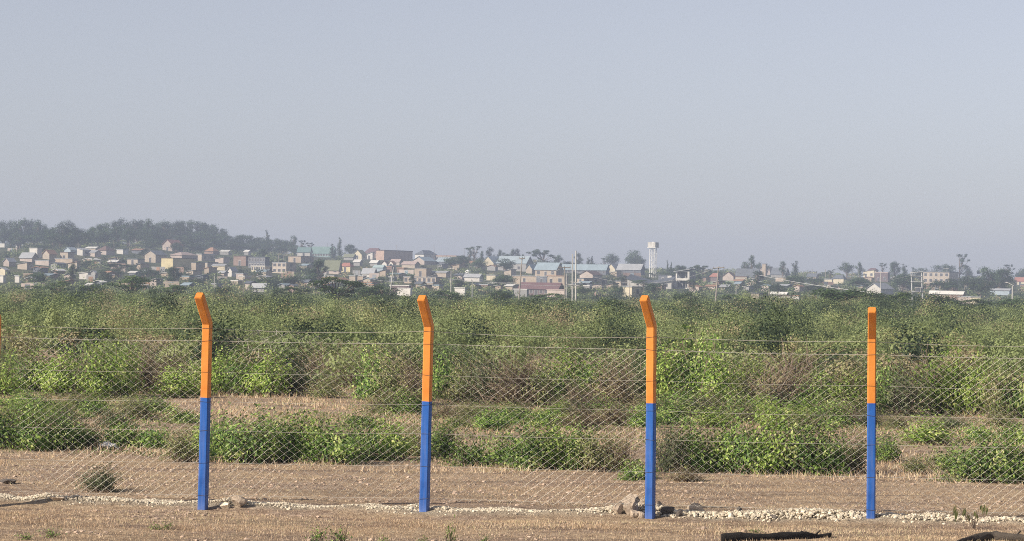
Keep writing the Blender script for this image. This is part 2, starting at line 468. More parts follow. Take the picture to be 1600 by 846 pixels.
 (965, 1001, 1008, 421, 413, 430, 'side', 'slate', 'iron', 'long grey roofed building left of the water tower base'),
 (962, 970, 981, 440, 438, 450, 'flat', 'beige', 'slate', 'beige box house left of the butterfly roofed hall'),
 (973, 987, 1006, 449, 447, 465, 'flat', 'cream', 'iron', 'cream box house with long grey side below the butterfly roofed hall'),
 (1029, 1043, 1048, 431, 429, 443, 'flat', 'slate', 'slate', 'dark grey block behind the butterfly roofed hall'),
 (1043, 1049, 1058, 431, 430, 450, 'flat', 'white', 'slate', 'narrow white tower block between butterfly hall and white framed building', (1, 3, False)),
 (1110, 1122, 1126, 433, 427, 442, 'hip', 'maroon', 'red', 'reddish raised house with dark underside beside the leaning power pole'),
 (1130, 1146, 1150, 434, 427, 439, 'gable', 'pink', 'brown', 'pink gabled cottage right of the leaning power pole'),
 (1150, 1167, 1170, 434, 432, 440, 'flat', 'beige', 'brown', 'low beige wall building attached right of the pink cottage'),
 (1151, 1183, 1190, 432, 421, 438, 'side', 'grey', 'slate', 'house with a broad slate roof under the tallest poplar'),
 (1186, 1203, 1208, 418, 416, 430, 'flat', 'pink', 'pinkr', 'pinkish block around the tan stair tower'),
 (1191, 1196, 1199, 413, 412, 432, 'flat', 'tan', 'brown', 'tall narrow tan stair tower on the right skyline', False),
 (1206, 1227, 1234, 428, 419, 434, 'side', 'grey', 'slate', 'grey roofed house right of the stair tower'),
 (1213, 1232, 1236, 434, 433, 441, 'flat', 'tan', 'iron', 'tan walled house under the two trees right of stair tower'),
 (1262, 1275, 1280, 432, 428, 439, 'side', 'beige', 'slate', 'grey roofed small house on the flat right skyline'),
 (1289, 1300, 1302, 438, 436, 444, 'flat', 'cream', 'iron', 'small cream box left of the cream layered house'),
 (1302, 1318, 1323, 436, 430, 444, 'hip', 'cream', 'slate', 'cream house with layered hipped roof left of the barn gable'),
 (1174, 1186, 1201, 463, 461, 470, 'flat', 'beige', 'slate', 'beige box with dark side on the scrub edge between third and fourth posts'),
 (1204, 1228, 1231, 464, 462, 470, 'side', 'grey', 'white', 'low shed with pale roof behind the white kiosks'),
 (1218, 1235, 1237, 469, 467, 475, 'flat', 'white', 'brown', 'white kiosk on the scrub edge, left one of two'),
 (1238, 1248, 1251, 468, 466, 475, 'flat', 'white', 'rust', 'white kiosk with brown roof on the scrub edge, right one of two'),
 (1350, 1366, 1372, 423, 420, 432, 'shedr', 'cream', 'iron', 'cream stepped lower wing of the pagoda roofed house'),
 (1357, 1369, 1373, 419, 415, 430, 'hip', 'beige', 'maroon', 'house with small pagoda like roof on the right skyline'),
 (1369, 1387, 1391, 427, 425, 441, 'flat', 'maroon', 'pinkr', 'dark maroon house with pale frame right of the pagoda roofed house'),
 (1356, 1376, 1401, 452, 444, 460, 'gable', 'white', 'iron', 'white barn gable with grey roof above the fourth post', False),
 (1446, 1483, 1502, 426, 424, 444, 'flat', 'beige', 'slate', 'large flat tan block with slate side on the right hill', (5, 2, False)),
 (1520, 1535, 1539, 424, 420, 431, 'flat', 'cream', 'white', 'cream house with black roof tank right of the airy eucalyptus'),
 (1550, 1577, 1582, 454, 452, 462, 'side', 'lblue', 'iron', 'light blue low shed below the square green tree block'),
 (1587, 1602, 1606, 439, 434, 446, 'side', 'cream', 'red', 'cream house with reddish roof at the right edge'),
 (1456, 1486, 1489, 463, 460, 468, 'side', 'beige', 'white', 'long pale roofed low shed right of the steel gantry foot'),
 (1486, 1504, 1508, 463, 460, 469, 'side', 'brick', 'white', 'low shed with pale roof right of the long pale shed'),
 (1499, 1516, 1519, 466, 464, 475, 'flat', 'pink', 'iron', 'pinkish low wall building on the scrub edge at right'),
 (1517, 1532, 1534, 469, 468, 476, 'flat', 'cream', 'iron', 'cream low wall building right of the pinkish one on the scrub edge'),
]

CLEAR = [(980, 1048, 1050, 436, 436, 452), (1056, 1078, 1088, 424, 424, 453), (1010, 1028, 1030, 380, 380, 434)]
# ---------------------------------------------------------------- ground, one sheet out to the horizon
def ground_mat():
    m, n, o = newmat('dry_ground')
    tc = N(n, 'ShaderNodeTexCoord')
    P = tc.outputs['Object']
    mp = N(n, 'ShaderNodeMapping'); mp.inputs['Scale'].default_value = (0.6, 1.2, 1); n.links.new(P, mp.inputs[0])
    band = noise(n, 1.0, 5, mp.outputs[0], 0.6)
    mp2 = N(n, 'ShaderNodeMapping'); mp2.inputs['Scale'].default_value = (1.0, 1.15, 1); n.links.new(P, mp2.inputs[0])
    fine = noise(n, 9, 8, mp2.outputs[0], 0.72)
    fin2 = noise(n, 38, 6, mp2.outputs[0], 0.7)
    fsum = math_(n, 'MULTIPLY_ADD', math_(n, 'SUBTRACT', fin2.outputs[0], .5), .7); n.links.new(fine.outputs[0], n.nodes[-1].inputs[2])
    class _F: outputs = [fsum]
    fine = _F
    soil = ramp(n, fine.outputs[0], [(0.28, (.22, .145, .105)), (.42, (.44, .32, .24)), (.58, (.68, .525, .395)), (.75, (.84, .69, .54))])
    straw = ramp(n, fine.outputs[0], [(0.25, (.28, .19, .115)), (.40, (.56, .41, .28)), (.58, (.78, .605, .415)), (.78, (.92, .77, .56))])
    bf = ramp(n, band.outputs[0], [(.42, grey(0)), (.54, grey(1))])
    near = mix(n, bf.outputs[0], soil.outputs[0], straw.outputs[0])
    # darker damp tracks
    mp3 = N(n, 'ShaderNodeMapping'); mp3.inputs['Scale'].default_value = (0.12, 1.1, 1); mp3.inputs['Location'].default_value = (3, 2.3, 0); n.links.new(P, mp3.inputs[0])
    tr = noise(n, 1.3, 5, mp3.outputs[0], .6)
    tf = ramp(n, tr.outputs[0], [(.50, grey(0)), (.60, grey(.5))])
    near = mix(n, tf.outputs[0], near, (.24, .18, .145))
    # chalky rubble dust
    at_ = N(n, 'ShaderNodeAttribute'); at_.attribute_name = 'lime'
    lime = ramp(n, fine.outputs[0], [(.3, (.45, .37, .28)), (.5, (.66, .57, .44)), (.75, (.80, .72, .58))])
    near = mix(n, at_.outputs['Fac'], near, lime.outputs[0])
    # far ground, dry grass and bare earth between the bushes
    fz = noise(n, .02, 5, P, .6)
    fr = ramp(n, fz.outputs[0], [(.3, (.05, .07, .035)), (.5, (.08, .095, .05)), (.66, (.12, .12, .07)), (.8, (.22, .18, .13))])
    af = N(n, 'ShaderNodeAttribute'); af.attribute_name = 'farness'
    c = mix(n, af.outputs['Fac'], near, fr.outputs[0])
    b = N(n, 'ShaderNodeBsdfPrincipled', Roughness=.95)
    b.inputs['Specular IOR Level'].default_value = .1
    n.links.new(c, b.inputs['Base Color'])
    bp = N(n, 'ShaderNodeBump', Strength=1.0, Distance=.14)
    n.links.new(fine.outputs[0], bp.inputs['Height'])
    n.links.new(bp.outputs[0], b.inputs['Normal'])
    n.links.new(b.outputs[0], o.inputs[0])
    return m
M['ground'] = ground_mat()

def build_ground():
    u = np.concatenate([-np.geomspace(4, .27, 26), np.linspace(-.26, .26, 520), np.geomspace(.27, 4, 26)])
    Y = [-60, -30, -10, 0, 10, 18, 22]
    Y += list(np.arange(23.5, 40, .045))
    y = 40.0
    while y < 3400:
        Y.append(y); y *= 1.009
    Y = np.array(Y)
    s = np.maximum(Y, 22.0)
    X = u[None, :] * s[:, None]
    YY = np.broadcast_to(Y[:, None], X.shape)
    Z = H(X, YY)
    V = np.stack([X, YY, Z], -1).reshape(-1, 3)
    nr, nc = X.shape
    i = np.arange(nr - 1)[:, None] * nc; j = np.arange(nc - 1)[None]
    Q = np.stack([i + j, i + j + 1, i + nc + j + 1, i + nc + j], -1).reshape(-1, 4)
    mb = MB(); mb.add(V, Q)
    me = mb.mesh('ground', M['ground'], True)
    a = me.attributes.new('lime', 'FLOAT', 'POINT')
    a.data.foreach_set('value', (strip_w(X, YY) * .95).ravel().astype(np.float32))
    a = me.attributes.new('farness', 'FLOAT', 'POINT')
    a.data.foreach_set('value', sstep(75, 130, YY).ravel().astype(np.float32))
    o = mkobj('ground', me); tag(o, kind='structure')
build_ground()

# ---------------------------------------------------------------- haze
def build_haze():
    mb = MB(); box(mb, -15200, 15200, -120, 3600, -60, 75)
    m, n, o = newmat('haze_air')
    v = N(n, 'ShaderNodeVolumePrincipled')
    v.inputs['Color'].default_value = (.655, .768, 1.0, 1)
    v.inputs['Density'].default_value = HAZE
    v.inputs['Anisotropy'].default_value = 0.0
    n.links.new(v.outputs[0], o.inputs['Volume'])
    h = mb.obj('haze', m); tag(h, kind='stuff')
HAZE = 0.00039
build_haze()

# ---------------------------------------------------------------- the fence
def fenceY(X): return 28.42 - 0.02 * X
def paint_mat(split=1.226):
    m, n, o = newmat('post_paint')
    tc = N(n, 'ShaderNodeTexCoord'); P = tc.outputs['Object']
    sep = N(n, 'ShaderNodeSeparateXYZ'); n.links.new(P, sep.inputs[0])
    nz = noise(n, 14, 3, P)
    z = math_(n, 'MULTIPLY_ADD', nz.outputs[0], .012); n.links.new(sep.outputs[2], n.nodes[-1].inputs[2])
    f = math_(n, 'GREATER_THAN', z, split)
    n2 = noise(n, 5, 6, P, .65)
    org = ramp(n, n2.outputs[0], [(.3, (.60, .205, .035)), (.6, (.71, .275, .055)), (.8, (.75, .33, .09))])
    blu = ramp(n, n2.outputs[0], [(.3, (.018, .085, .33)), (.6, (.026, .125, .45)), (.8, (.05, .16, .50))])
    c = mix(n, f, blu.outputs[0], org.outputs[0])
    mpd = N(n, 'ShaderNodeMapping'); mpd.inputs['Scale'].default_value = (1, 1, .06); n.links.new(P, mpd.inputs[0])
    dr = noise(n, 34, 3, mpd.outputs[0], .5)
    drr = ramp(n, dr.outputs[0], [(.46, grey(0)), (.62, grey(.09))])
    c = mix(n, drr.outputs[0], c, (.40, .33, .28))
    # scuffs where the concrete shows, dust near the soil
    mp = N(n, 'ShaderNodeMapping'); mp.inputs['Scale'].default_value = (1, 1, .35); n.links.new(P, mp.inputs[0])
    n3 = noise(n, 60, 4, mp.outputs[0], .7)
    sf = ramp(n, n3.outputs[0], [(.70, grey(0)), (.80, grey(.5))])
    c = mix(n, sf.outputs[0], c, (.45, .43, .40))
    zr = N(n, 'ShaderNodeMapRange'); zr.inputs[1].default_value = 0.0; zr.inputs[2].default_value = .16; zr.inputs[3].default_value = .22; zr.inputs[4].default_value = 0
    n.links.new(sep.outputs[2], zr.inputs[0])
    d = math_(n, 'MULTIPLY', zr.outputs[0], n2.outputs[0])
    c = mix(n, d, c, (.42, .34, .26))
    b = N(n, 'ShaderNodeBsdfPrincipled', Roughness=.5)
    b.inputs['Specular IOR Level'].default_value = .2
    n.links.new(c, b.inputs['Base Color'])
    bp = N(n, 'ShaderNodeBump', Strength=.35, Distance=.004)
    n4 = noise(n, 45, 5, P, .6)
    n.links.new(n4.outputs[0], bp.inputs['Height']); n.links.new(bp.outputs[0], b.inputs['Normal'])
    n.links.new(b.outputs[0], o.inputs[0])
    return m
M['galv'] = simple('galvanised_wire', (.56, .54, .48), .5, .3, 20, metal=.1)
M['tie'] = simple('dark_tie_wire', (.10, .09, .08), .6, .2, 20)

def post_mesh(seed, split, bend=2.05):
    r = np.random.RandomState(seed)
    hw, ch = .0465, .011
    prof = np.array([(-hw + ch, -hw), (hw - ch, -hw), (hw, -hw + ch), (hw, hw - ch), (hw - ch, hw), (-hw + ch, hw), (-hw, hw - ch), (-hw, -hw + ch)])
    L = .42
    rings = []
    zs = [-.45, 0, .3, .6, .9, 1.2, 1.5, 1.8, 1.95]
    for z in zs:
        k = 1.05 - .02 * z
        rings.append([(x * k + r.normal() * .0006, y * k + r.normal() * .0006, z) for x, y in prof])
    c45 = math.cos(R(42)); s45 = math.sin(R(42))
    ax = np.array([0, -s45, c45]); vv = np.array([0, c45, s45])   # along the crank, across it
    t = math.tan(R(21))
    rings.append([(x, y, bend + y * t) for x, y in prof])
    c0 = np.array([0, 0, bend])
    for l, k in ((.15, 1), (L - .012, 1), (L, .84)):
        rings.append([tuple(c0 + ax * l + np.array([x * k, 0, 0]) + vv * y * k) for x, y in prof])
    V = np.array(rings).reshape(-1, 3)
    k = len(rings); i = np.arange(k - 1)[:, None] * 8; j = np.arange(8)[None]
    Q = np.stack([i + j, i + (j + 1) % 8, i + 8 + (j + 1) % 8, i + 8 + j], -1).reshape(-1, 4)
    V = np.vstack([V, V[-8:].mean(0)])
    e = len(V) - 1
    T = [(e, e - 8 + q, e - 8 + (q + 1) % 8) for q in range(8)]
    mb = MB(); mb.add(V, Q, T)
    return mb.mesh('fence_post', paint_mat(split))

# px of base, lean in degrees (rightwards), extra z
POSTS = [(-16, .9, 0), (317, .35, 0), (663, .4, .0), (1016, -.55, 0), (1361, -.6, 0), (1706, 0, 0)]
WZ = [.13, .49, .85, 1.17, 1.50, 1.845, 1.985]
fence = empty('chain_link_fence', (0, 28.42, 0), 0, 'chain link fence on orange and blue concrete posts with cranked tops', 'fence')
PX = []
Z0 = [0, 0, .01, -.01, -.02, -.02]
for k, (px, lean, dz) in enumerate(POSTS):
    d = ray(px, 800); Y = 28.4
    for _ in range(4): X = d.x / d.y * Y; Y = fenceY(X)
    PX.append(X)
    p = mkobj('fence_post', post_mesh(k + 3, [1.22, 1.222, 1.215, 1.26, 1.315, 1.25][k], [2.05, 2.045, 2.05, 2.11, 2.035, 2.05][k]), fence)
    z0 = Z0[k]
    p.location = (X, Y - 28.42, z0)
    p.rotation_euler = (0, R(lean), R(-[10, 14, 16, 21, 8, 10][k]))
    for z in WZ:
        mb = MB(); h = .0505 * (1.05 - .02 * z) / 1.0
        sl = .003 * ((k * 7 + int(z * 10)) % 5 - 2)
        pts = [(-h, -h, z + sl), (h, -h, z - sl), (h, h, z - sl), (-h, h, z + sl), (-h, -h, z + sl)]
        for q in range(4): tube(mb, [pts[q], pts[q + 1]], .0018, 4)
        mb.obj('tie_wire', M['tie'], p)

def bay_z(k, t):  # how high the mesh top stands in each bay
    T = [[(0, 1.87), (1, 1.87)], [(0, 1.86), (.12, 1.90), (.22, 1.985), (.3, 1.985), (.45, 1.95), (.7, 1.87), (1, 1.86)], [(0, 1.865), (1, 1.87)], [(0, 1.87), (1, 1.88)], [(0, 1.88), (1, 1.88)]][k]
    return np.interp(t, [a for a, b in T], [b for a, b in T])
base_z = Z0
DW, DH = .113, .086
for k in range(5):
    r = np.random.RandomState(50 + k)
    xa, xb = PX[k] + .0, PX[k + 1] - .0
    mb = MB()
    nw = int((xb - xa) / (DW / 2)); nz_ = int(1.78 / (DH / 2))
    ph = r.rand() * 10
    def warp(x, z):
        t = np.clip((x - xa) / (xb - xa), 0, 1)
        top = bay_z(k, t)
        zz = .1 + (z / 1.78) * (top - .1)
        zz = zz + .012 * (vn(x * 1.7 + ph, z * 2.1) - .5) * 2
        xx = x + .02 * (vn(x * 1.1 + 9 + ph, z * 1.6 + 4) - .5) * 2
        if k == 1:   # the torn corner
            g = np.exp(-((x - (xa + .55)) / .22) ** 2 - ((z - 1.75) / .3) ** 2)
            xx = xx + g * .09 * np.sin(z * 40 + x * 30); zz = zz + g * .06 * np.sin(x * 45)
        bz = np.interp(x, [xa, xb], [base_z[k], base_z[k + 1]])
        return xx, zz + bz
    for i in range(nw):
        x0 = xa + (i + .5) * DW / 2
        j = np.arange(nz_ + 1)
        sg = np.where((j + i) % 2 == 0, 1, -1)
        x = x0 + sg * (DW / 4 + .003)
        z = j * DH / 2
        X, Z = warp(x, z)
        Yv = fenceY(X) - 28.42 + .062 + .004 * sg + .03 * (vn(X * .8 + ph, Z * .9) - .5)
        # 3-sided tubes
        tube(mb, np.stack([X, Yv, Z], 1), .0022, 3, cap=False)
    mb.obj('chain_link_mesh', M['galv'], fence)
    for wi, z in enumerate(WZ):
        t = np.linspace(0, 1, 25)
        X = xa + (xb - xa) * t
        sag = -.012 * np.sin(np.pi * t) * (1.6 if wi == 6 else 1) * (.5 + r.rand())
        if k == 1 and wi == 6: sag = .0 + .0 * t - .03 * np.sin(np.pi * t)
        Z = np.interp(X, [xa, xb], [base_z[k], base_z[k + 1]]) + z + sag
        mw = MB(); tube(mw, np.stack([X, fenceY(X) - 28.42 + .054 + 0 * X, Z], 1), .0014 if wi < 5 else .0021, 4)
        mw.obj('strand_wire', M['galv'], fence)

# ---------------------------------------------------------------- stones
ICO_V = None
def ico(sub=1):
    import bmesh
    bm = bmesh.new(); bmesh.ops.create_icosphere(bm, subdivisions=sub, radius=1)
    V = np.array([v.co[:] for v in bm.verts]); T = np.array([[v.index for v in f.verts] for f in bm.faces]); bm.free()
    return V, T
def rockmat(name, lo, mid, hi):
    m, n, o = newmat(name)
    tc = N(n, 'ShaderNodeTexCoord')
    nz = noise(n, 22, 6, tc.outputs['Object'], .65)
    c = ramp(n, nz.outputs[0], [(.3, lo), (.5, mid), (.75, hi)])
    at_ = N(n, 'ShaderNodeAttribute'); at_.attribute_name = 'tint'
    f = math_(n, 'MULTIPLY_ADD', at_.outputs['Fac'], .5); n.nodes[-1].inputs[2].default_value = .65
    vm = n.nodes.new('ShaderNodeVectorMath'); vm.operation = 'SCALE'
    n.links.new(c.outputs[0], vm.inputs[0]); n.links.new(f, vm.inputs['Scale'])
    b = N(n, 'ShaderNodeBsdfPrincipled', Roughness=.9)
    n.links.new(vm.outputs[0], b.inputs['Base Color'])
    bp = N(n, 'ShaderNodeBump', Strength=.8, Distance=.02)
    n.links.new(nz.outputs[0], bp.inputs['Height']); n.links.new(bp.outputs[0], b.inputs['Normal'])
    n.links.new(b.outputs[0], o.inputs[0])
    return m
M['rubble'] = rockmat('rubble_stone', (.42, .35, .26), (.72, .64, .50), (.86, .79, .65))
M['rock_tan'] = rockmat('rock_tan', (.22, .17, .13), (.44, .36, .28), (.66, .57, .46))
M['rock_dark'] = rockmat('rock_dark', (.05, .043, .038), (.11, .095, .085), (.22, .19, .16))

def build_rubble():
    r = np.random.RandomState(11)
    V0, T0 = ico(1)
    mb = MB(); n = 22000
    X = r.uniform(-7.4, 7.4, n)
    off = r.normal(size=n) * .12 * (0.5 + .8 * vn(X * .9, 8.1 + 0 * X))
    Y = strip_c(X) + off
    heap = np.exp(-((X - 1.45) / .35) ** 2) + .7 * np.exp(-((X - 3.3) / .5) ** 2) + 1.3 * np.exp(-((X + 3.05) / .16) ** 2) + .5 * np.exp(-((X + 5) / .5) ** 2) + .6 * np.exp(-((X - 4.7) / .3) ** 2)
    for i in range(n):
        hp = float(sstep(.9, 1.6, X[i])) * (1 - .8 * math.exp(-((X[i] - 4.2) / .25) ** 2)); s = (.006 + .014 * r.rand() ** 2.4) * (1 + .55 * hp)
        if r.rand() < .04: s *= 1.6
        if Y[i] < fenceY(X[i]) + .03 and min(abs(X[i] - q) for q in PX) < .11: continue
        v = V0 * (1 + .28 * (r.rand(len(V0), 1) - .5) * 2) * np.array([1, .8 + .3 * r.rand(), .6 + .3 * r.rand()]) * s
        a = r.rand() * 6.28; ca, sa = math.cos(a), math.sin(a)
        v = v @ np.array([[ca, -sa, 0], [sa, ca, 0], [0, 0, 1]])
        g = math.exp(-(off[i] / .2) ** 2)
        z = float(H(X[i], Y[i])) + s * .0 + g * r.rand() * (.012 + .03 * hp + .055 * heap[i])
        if r.rand() > .12 + .95 * vn(X[i] * 2.2, 2.0) * 1.2 and abs(off[i]) > .1: continue
        mb.add(v + np.array([X[i], Y[i], z]), T=T0, tint=r.rand())
    o = mb.obj('rubble', M['rubble']); tag(o, 'pale crushed stone rubble in a strip along the fence foot', 'rubble', kind='stuff')
build_rubble()

def rock(px, py, wpx, hpx, mat, label, seed, group=None, name='rock', deep=.8):
    r = np.random.RandomState(seed)
    p = near_at(px, py)
    k = 4000 / p.y
    W, Hh = wpx / k, hpx / k
    V0, T0 = ico(3)
    d = unit(r.normal(size=(9, 3)))          # cut by planes: angular stone
    lim = r.uniform(.42, .85, 9)
    v = V0.copy()
    for q in range(9):
        s = v @ d[q]; over = np.clip(s - lim[q], 0, None)
        v = v - over[:, None] * d[q]
    v = v / np.abs(v).max(0) 
    v *= 1 + .22 * (vn(V0[:, 0] * 3 + seed, V0[:, 1] * 3 + V0[:, 2] * 2) - .5)[:, None]
    v = v * np.array([W / 2, W / 2 * deep, Hh * .62]) * 1.08
    mb = MB(); mb.add(v, T=T0, tint=r.uniform(.4, .9))
    o = mb.obj(name, mat, loc=(p.x, p.y, p.z + Hh * .42))
    tag(o, label, 'rock', group)
    return o
g = 'loose rocks by the third fence post'
rock(987, 804, 30, 32, M['rock_tan'], 'largest tan angular rock heaped just left of the third fence post', 1, g)
rock(965, 803, 15, 18, M['rock_tan'], 'small upright grey rock left of the large tan rock', 2, g)
rock(1004, 801, 14, 20, M['rock_tan'], 'pale rock wedged between the large tan rock and the third post', 3, g)
rock(992, 808, 16, 11, M['rock_tan'], 'reddish small rock at the foot of the large tan rock', 4, g)
rock(1002, 809, 11, 11, M['rock_tan'], 'small orange tan rock touching the third post base', 5, g)
rock(990, 789, 20, 16, M['rock_dark'], 'dark stone lying on top of the large tan rock', 6, g)
rock(1043, 806, 24, 16, M['rock_dark'], 'dark brown rock just right of the third fence post', 7, g)
rock(1030, 795, 11, 11, M['rock_dark'], 'small dark stone directly behind the third fence post', 8, g)
rock(1086, 804, 24, 17, M['rock_tan'], 'shaded grey boulder on the rubble right of the third post', 9, g)
rock(1062, 807, 11, 9, M['rock_dark'], 'small dark stone between the brown rock and grey boulder', 10, g)
rock(1157, 804, 10, 12, M['rock_dark'], 'lone round black stone on the pale rubble strip', 12)
rock(374, 793, 24, 16, M['rock_tan'], 'rough grey rock in the rubble right of the first blue post', 13)
rock(352, 795, 17, 10, M['rubble'], 'pale lump of rubble between first post and grey rock', 14)
rock(14, 756, 30, 7, M['rock_dark'], 'flat dark clod on bare soil at the far left', 15)
rock(90, 782, 22, 7, M['rock_tan'], 'low grey clod behind the rubble strip at left', 16)
rock(1208, 812, 14, 7, M['rock_dark'], 'dark flat stone in front of the rubble left of fourth post', 17)

def build_clods():
    r = np.random.RandomState(19); V0, T0 = ico(1); mb = MB()
    n = 9000; Y = r.uniform(24.4, 37.5, n); X = r.uniform(-.22, .22, n) * Y
    for i in range(n):
        if strip_w(X[i], Y[i]) > .3 or vn(X[i] * .5, Y[i] * 1.4) < (.42 if Y[i] > 29 else .6): continue
        s = .006 + .024 * r.rand() ** 3
        v = V0 * (1 + .35 * (r.rand(len(V0), 1) - .5) * 2) * np.array([1.2, 1.1, .6]) * s
        mb.add(v + np.array([X[i], Y[i], float(H(X[i], Y[i])) + s * .1]), T=T0, tint=r.rand())
    o = mb.obj('soil_clods', rockmat('clod', (.26, .19, .14), (.50, .38, .29), (.68, .54, .43)))
    tag(o, 'small crumbs and clods of dry brown soil on the bare ground', 'soil clods', kind='stuff')
build_clods()

# ---------------------------------------------------------------- charred logs
M['char'] = simple('charred_wood', (.022, .019, .017), .8, .6, 9, bump=1.0)
M['greywood'] = simple('weathered_wood', (.085, .072, .06), .85, .5, 9, bump=1.0)
def log(pts_px, rad, mat, label, seed, endmat=None):
    r = np.random.RandomState(seed)
    P = [near_at(a, b) for a, b in pts_px]
    P = np.array([(p.x, p.y, p.z) for p in P])
    t = np.linspace(0, 1, 40); s = np.linspace(0, 1, len(P))
    C = np.stack([np.interp(t, s, P[:, q]) for q in range(3)], 1)
    rr = np.interp(t, np.linspace(0, 1, len(rad)), rad)
    C[:, 2] += rr * .7
    n = 12; th = np.arange(n) * 2 * np.pi / n
    V = np.zeros((40, n, 3))
    for i in range(40):
        q = rr[i] * (1 + .22 * (vn(th * 1.2 + seed, t[i] * 9 + 0 * th) - .5) * 2 + .06 * r.normal(size=n))
        V[i, :, 0] = C[i, 0]; V[i, :, 1] = C[i, 1] + q * np.cos(th); V[i, :, 2] = C[i, 2] + q * np.sin(th)
    V = V.reshape(-1, 3)
    i = np.arange(39)[:, None] * n; j = np.arange(n)[None]
    Q = np.stack([i + j, i + n + j, i + n + (j + 1) % n, i + (j + 1) % n], -1).reshape(-1, 4)
    V = np.vstack([V, C[0], C[-1]]); e = 40 * n
    T = [(e, q, (q + 1) % n) for q in range(n)] + [(e + 1, 39 * n + (q + 1) % n, 39 * n + q) for q in range(n)]
    mb = MB(); mb.add(V - C[20], Q, T)
    # a broken branch stub
    k = 30
    tube(mb, [C[k] - C[20], C[k] - C[20] + np.array([.06, -.03, rr[k] + .035])], [rr[k] * .4, rr[k] * .2], 6)
    o = mb.obj('log', mat, smooth=True, loc=C[20]); tag(o, label, 'log')
log([(1127, 846), (1180, 845), (1230, 843), (1270, 841), (1299, 840)], [.045, .05, .04, .042, .04, .022, .03], M['char'], 'long black charred log lying on the stubble between third and fourth posts', 3)
log([(1495, 850), (1520, 846), (1550, 844), (1580, 845), (1640, 848)], [.02, .034, .052, .05, .04, .036], M['greywood'], 'thick grey weathered log cut off by the bottom right corner', 5)
# ---------------------------------------------------------------- shrubs
def shrub_geo(seed, w, h, stems, nleaf, leaf, spread=1.0, top=1.0, twiggy=False, upb=.3):
    """stems arching from one base, leaves along them; returns two builders"""
    r = np.random.RandomState(seed)
    L, S = MB(), MB()
    for i in range(stems):
        a = r.rand() * 6.283; el = math.acos(r.rand() ** .8 * .98)          # angle off vertical
        el *= spread
        dirv = np.array([math.cos(a) * math.sin(el), math.sin(a) * math.sin(el), math.cos(el)])
        ln = r.uniform(.55, 1.1) if r.rand() > .12 else r.uniform(1.1, 1.3)
        end = dirv * np.array([w / 2, w / 2, h]) * ln
        st = np.array([r.normal() * w * .12, r.normal() * w * .12, -.03])
        t = np.linspace(0, 1, 6)[:, None]
        C = st + (end - st) * t + np.array([0, 0, h * .22]) * (t * (1 - t)) * 2 + r.normal(size=(6, 3)) * w * .02 * t
        C[:, 2] = np.maximum(C[:, 2], .01)
        C[0, 2] = -.03
        tube(S, C, np.linspace(.009, .003, 6) * (1.3 if twiggy else 1), 3, cap=False)
        m = int(nleaf / stems * r.uniform(.6, 1.4))
        bright = np.clip(r.normal(.45, .18), 0, 1)
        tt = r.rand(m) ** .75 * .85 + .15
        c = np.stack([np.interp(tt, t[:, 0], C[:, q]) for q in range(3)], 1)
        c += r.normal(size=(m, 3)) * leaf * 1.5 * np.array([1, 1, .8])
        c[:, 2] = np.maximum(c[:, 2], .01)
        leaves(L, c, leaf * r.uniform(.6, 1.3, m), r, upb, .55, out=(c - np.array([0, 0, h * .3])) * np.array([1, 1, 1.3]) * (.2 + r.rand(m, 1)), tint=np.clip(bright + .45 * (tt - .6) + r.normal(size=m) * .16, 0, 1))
        if twiggy:
            for _ in range(4):
                q = r.uniform(.3, .95); p = np.array([np.interp(q, t[:, 0], C[:, z]) for z in range(3)])
                d = unit(r.normal(size=3) + dirv) * w * .12
                tube(S, [p, p + d * .6, p + d + r.normal(size=3) * .02], [.004, .003, .0015], 3, cap=False)
    return L, S

KINDS = {   # look: (leaf material, w, h, stems, leaves, leaf size, spread, twiggy)
    'green': ('leaf_green', 1.1, .75, 56, 3300, .056, 1.0, False),
    'bright': ('leaf_bright', 1.1, .9, 50, 3000, .058, .95, False),
    'olive': ('leaf_olive', 1.2, .9, 60, 2900, .046, 1.0, False),
    'brown': ('leaf_dry', 1.3, 1.0, 90, 2200, .042, 1.0, True),
    'dull': ('leaf_dull', 1.1, .75, 60, 3200, .04, 1.0, False),
    'low': ('leaf_green', 1.2, .42, 42, 2100, .052, 1.1, False),
}
PROTO = {}
for ki, (k, (lm, w_, h_, st, nl, lf, sp, tw)) in enumerate(KINDS.items()):
    for v in range(4):
        L, S = shrub_geo(100 + ki * 10 + v, w_, h_, st, nl, lf, sp, 1, tw)
        PROTO[k, v] = (L.mesh('foliage', M[lm]), S.mesh('stems', M['twig']), w_, h_)
WORD = {'green': 'dark green leafy', 'bright': 'bright yellow green', 'olive': 'olive green scrubby', 'brown': 'dry brown twiggy', 'low': 'low green spreading', 'dull': 'dull grey green'}
ORD = ['first', 'second', 'third', 'fourth', 'fifth', 'sixth', 'seventh', 'eighth', 'ninth', 'tenth', 'eleventh', 'twelfth', 'thirteenth', 'fourteenth', 'fifteenth', 'sixteenth', 'seventeenth', 'eighteenth', 'nineteenth', 'twentieth']
shr = np.random.RandomState(5)

def put_shrub(kind, px, py, wpx, hpx, label, group=None, v=None):
    p = near_at(px, py)
    k = 4000 / p.y
    me1, me2, w_, h_ = PROTO[kind, shr.randint(4) if v is None else v]
    o = empty('shrub', p, shr.rand() * 6.28, label, 'shrub', group)
    s = wpx * 1.1 / k / w_; sh = hpx * 1.05 / k / h_
    o.scale = (s, s, sh)
    mkobj('foliage', me1, o); mkobj('stems', me2, o)
    return o

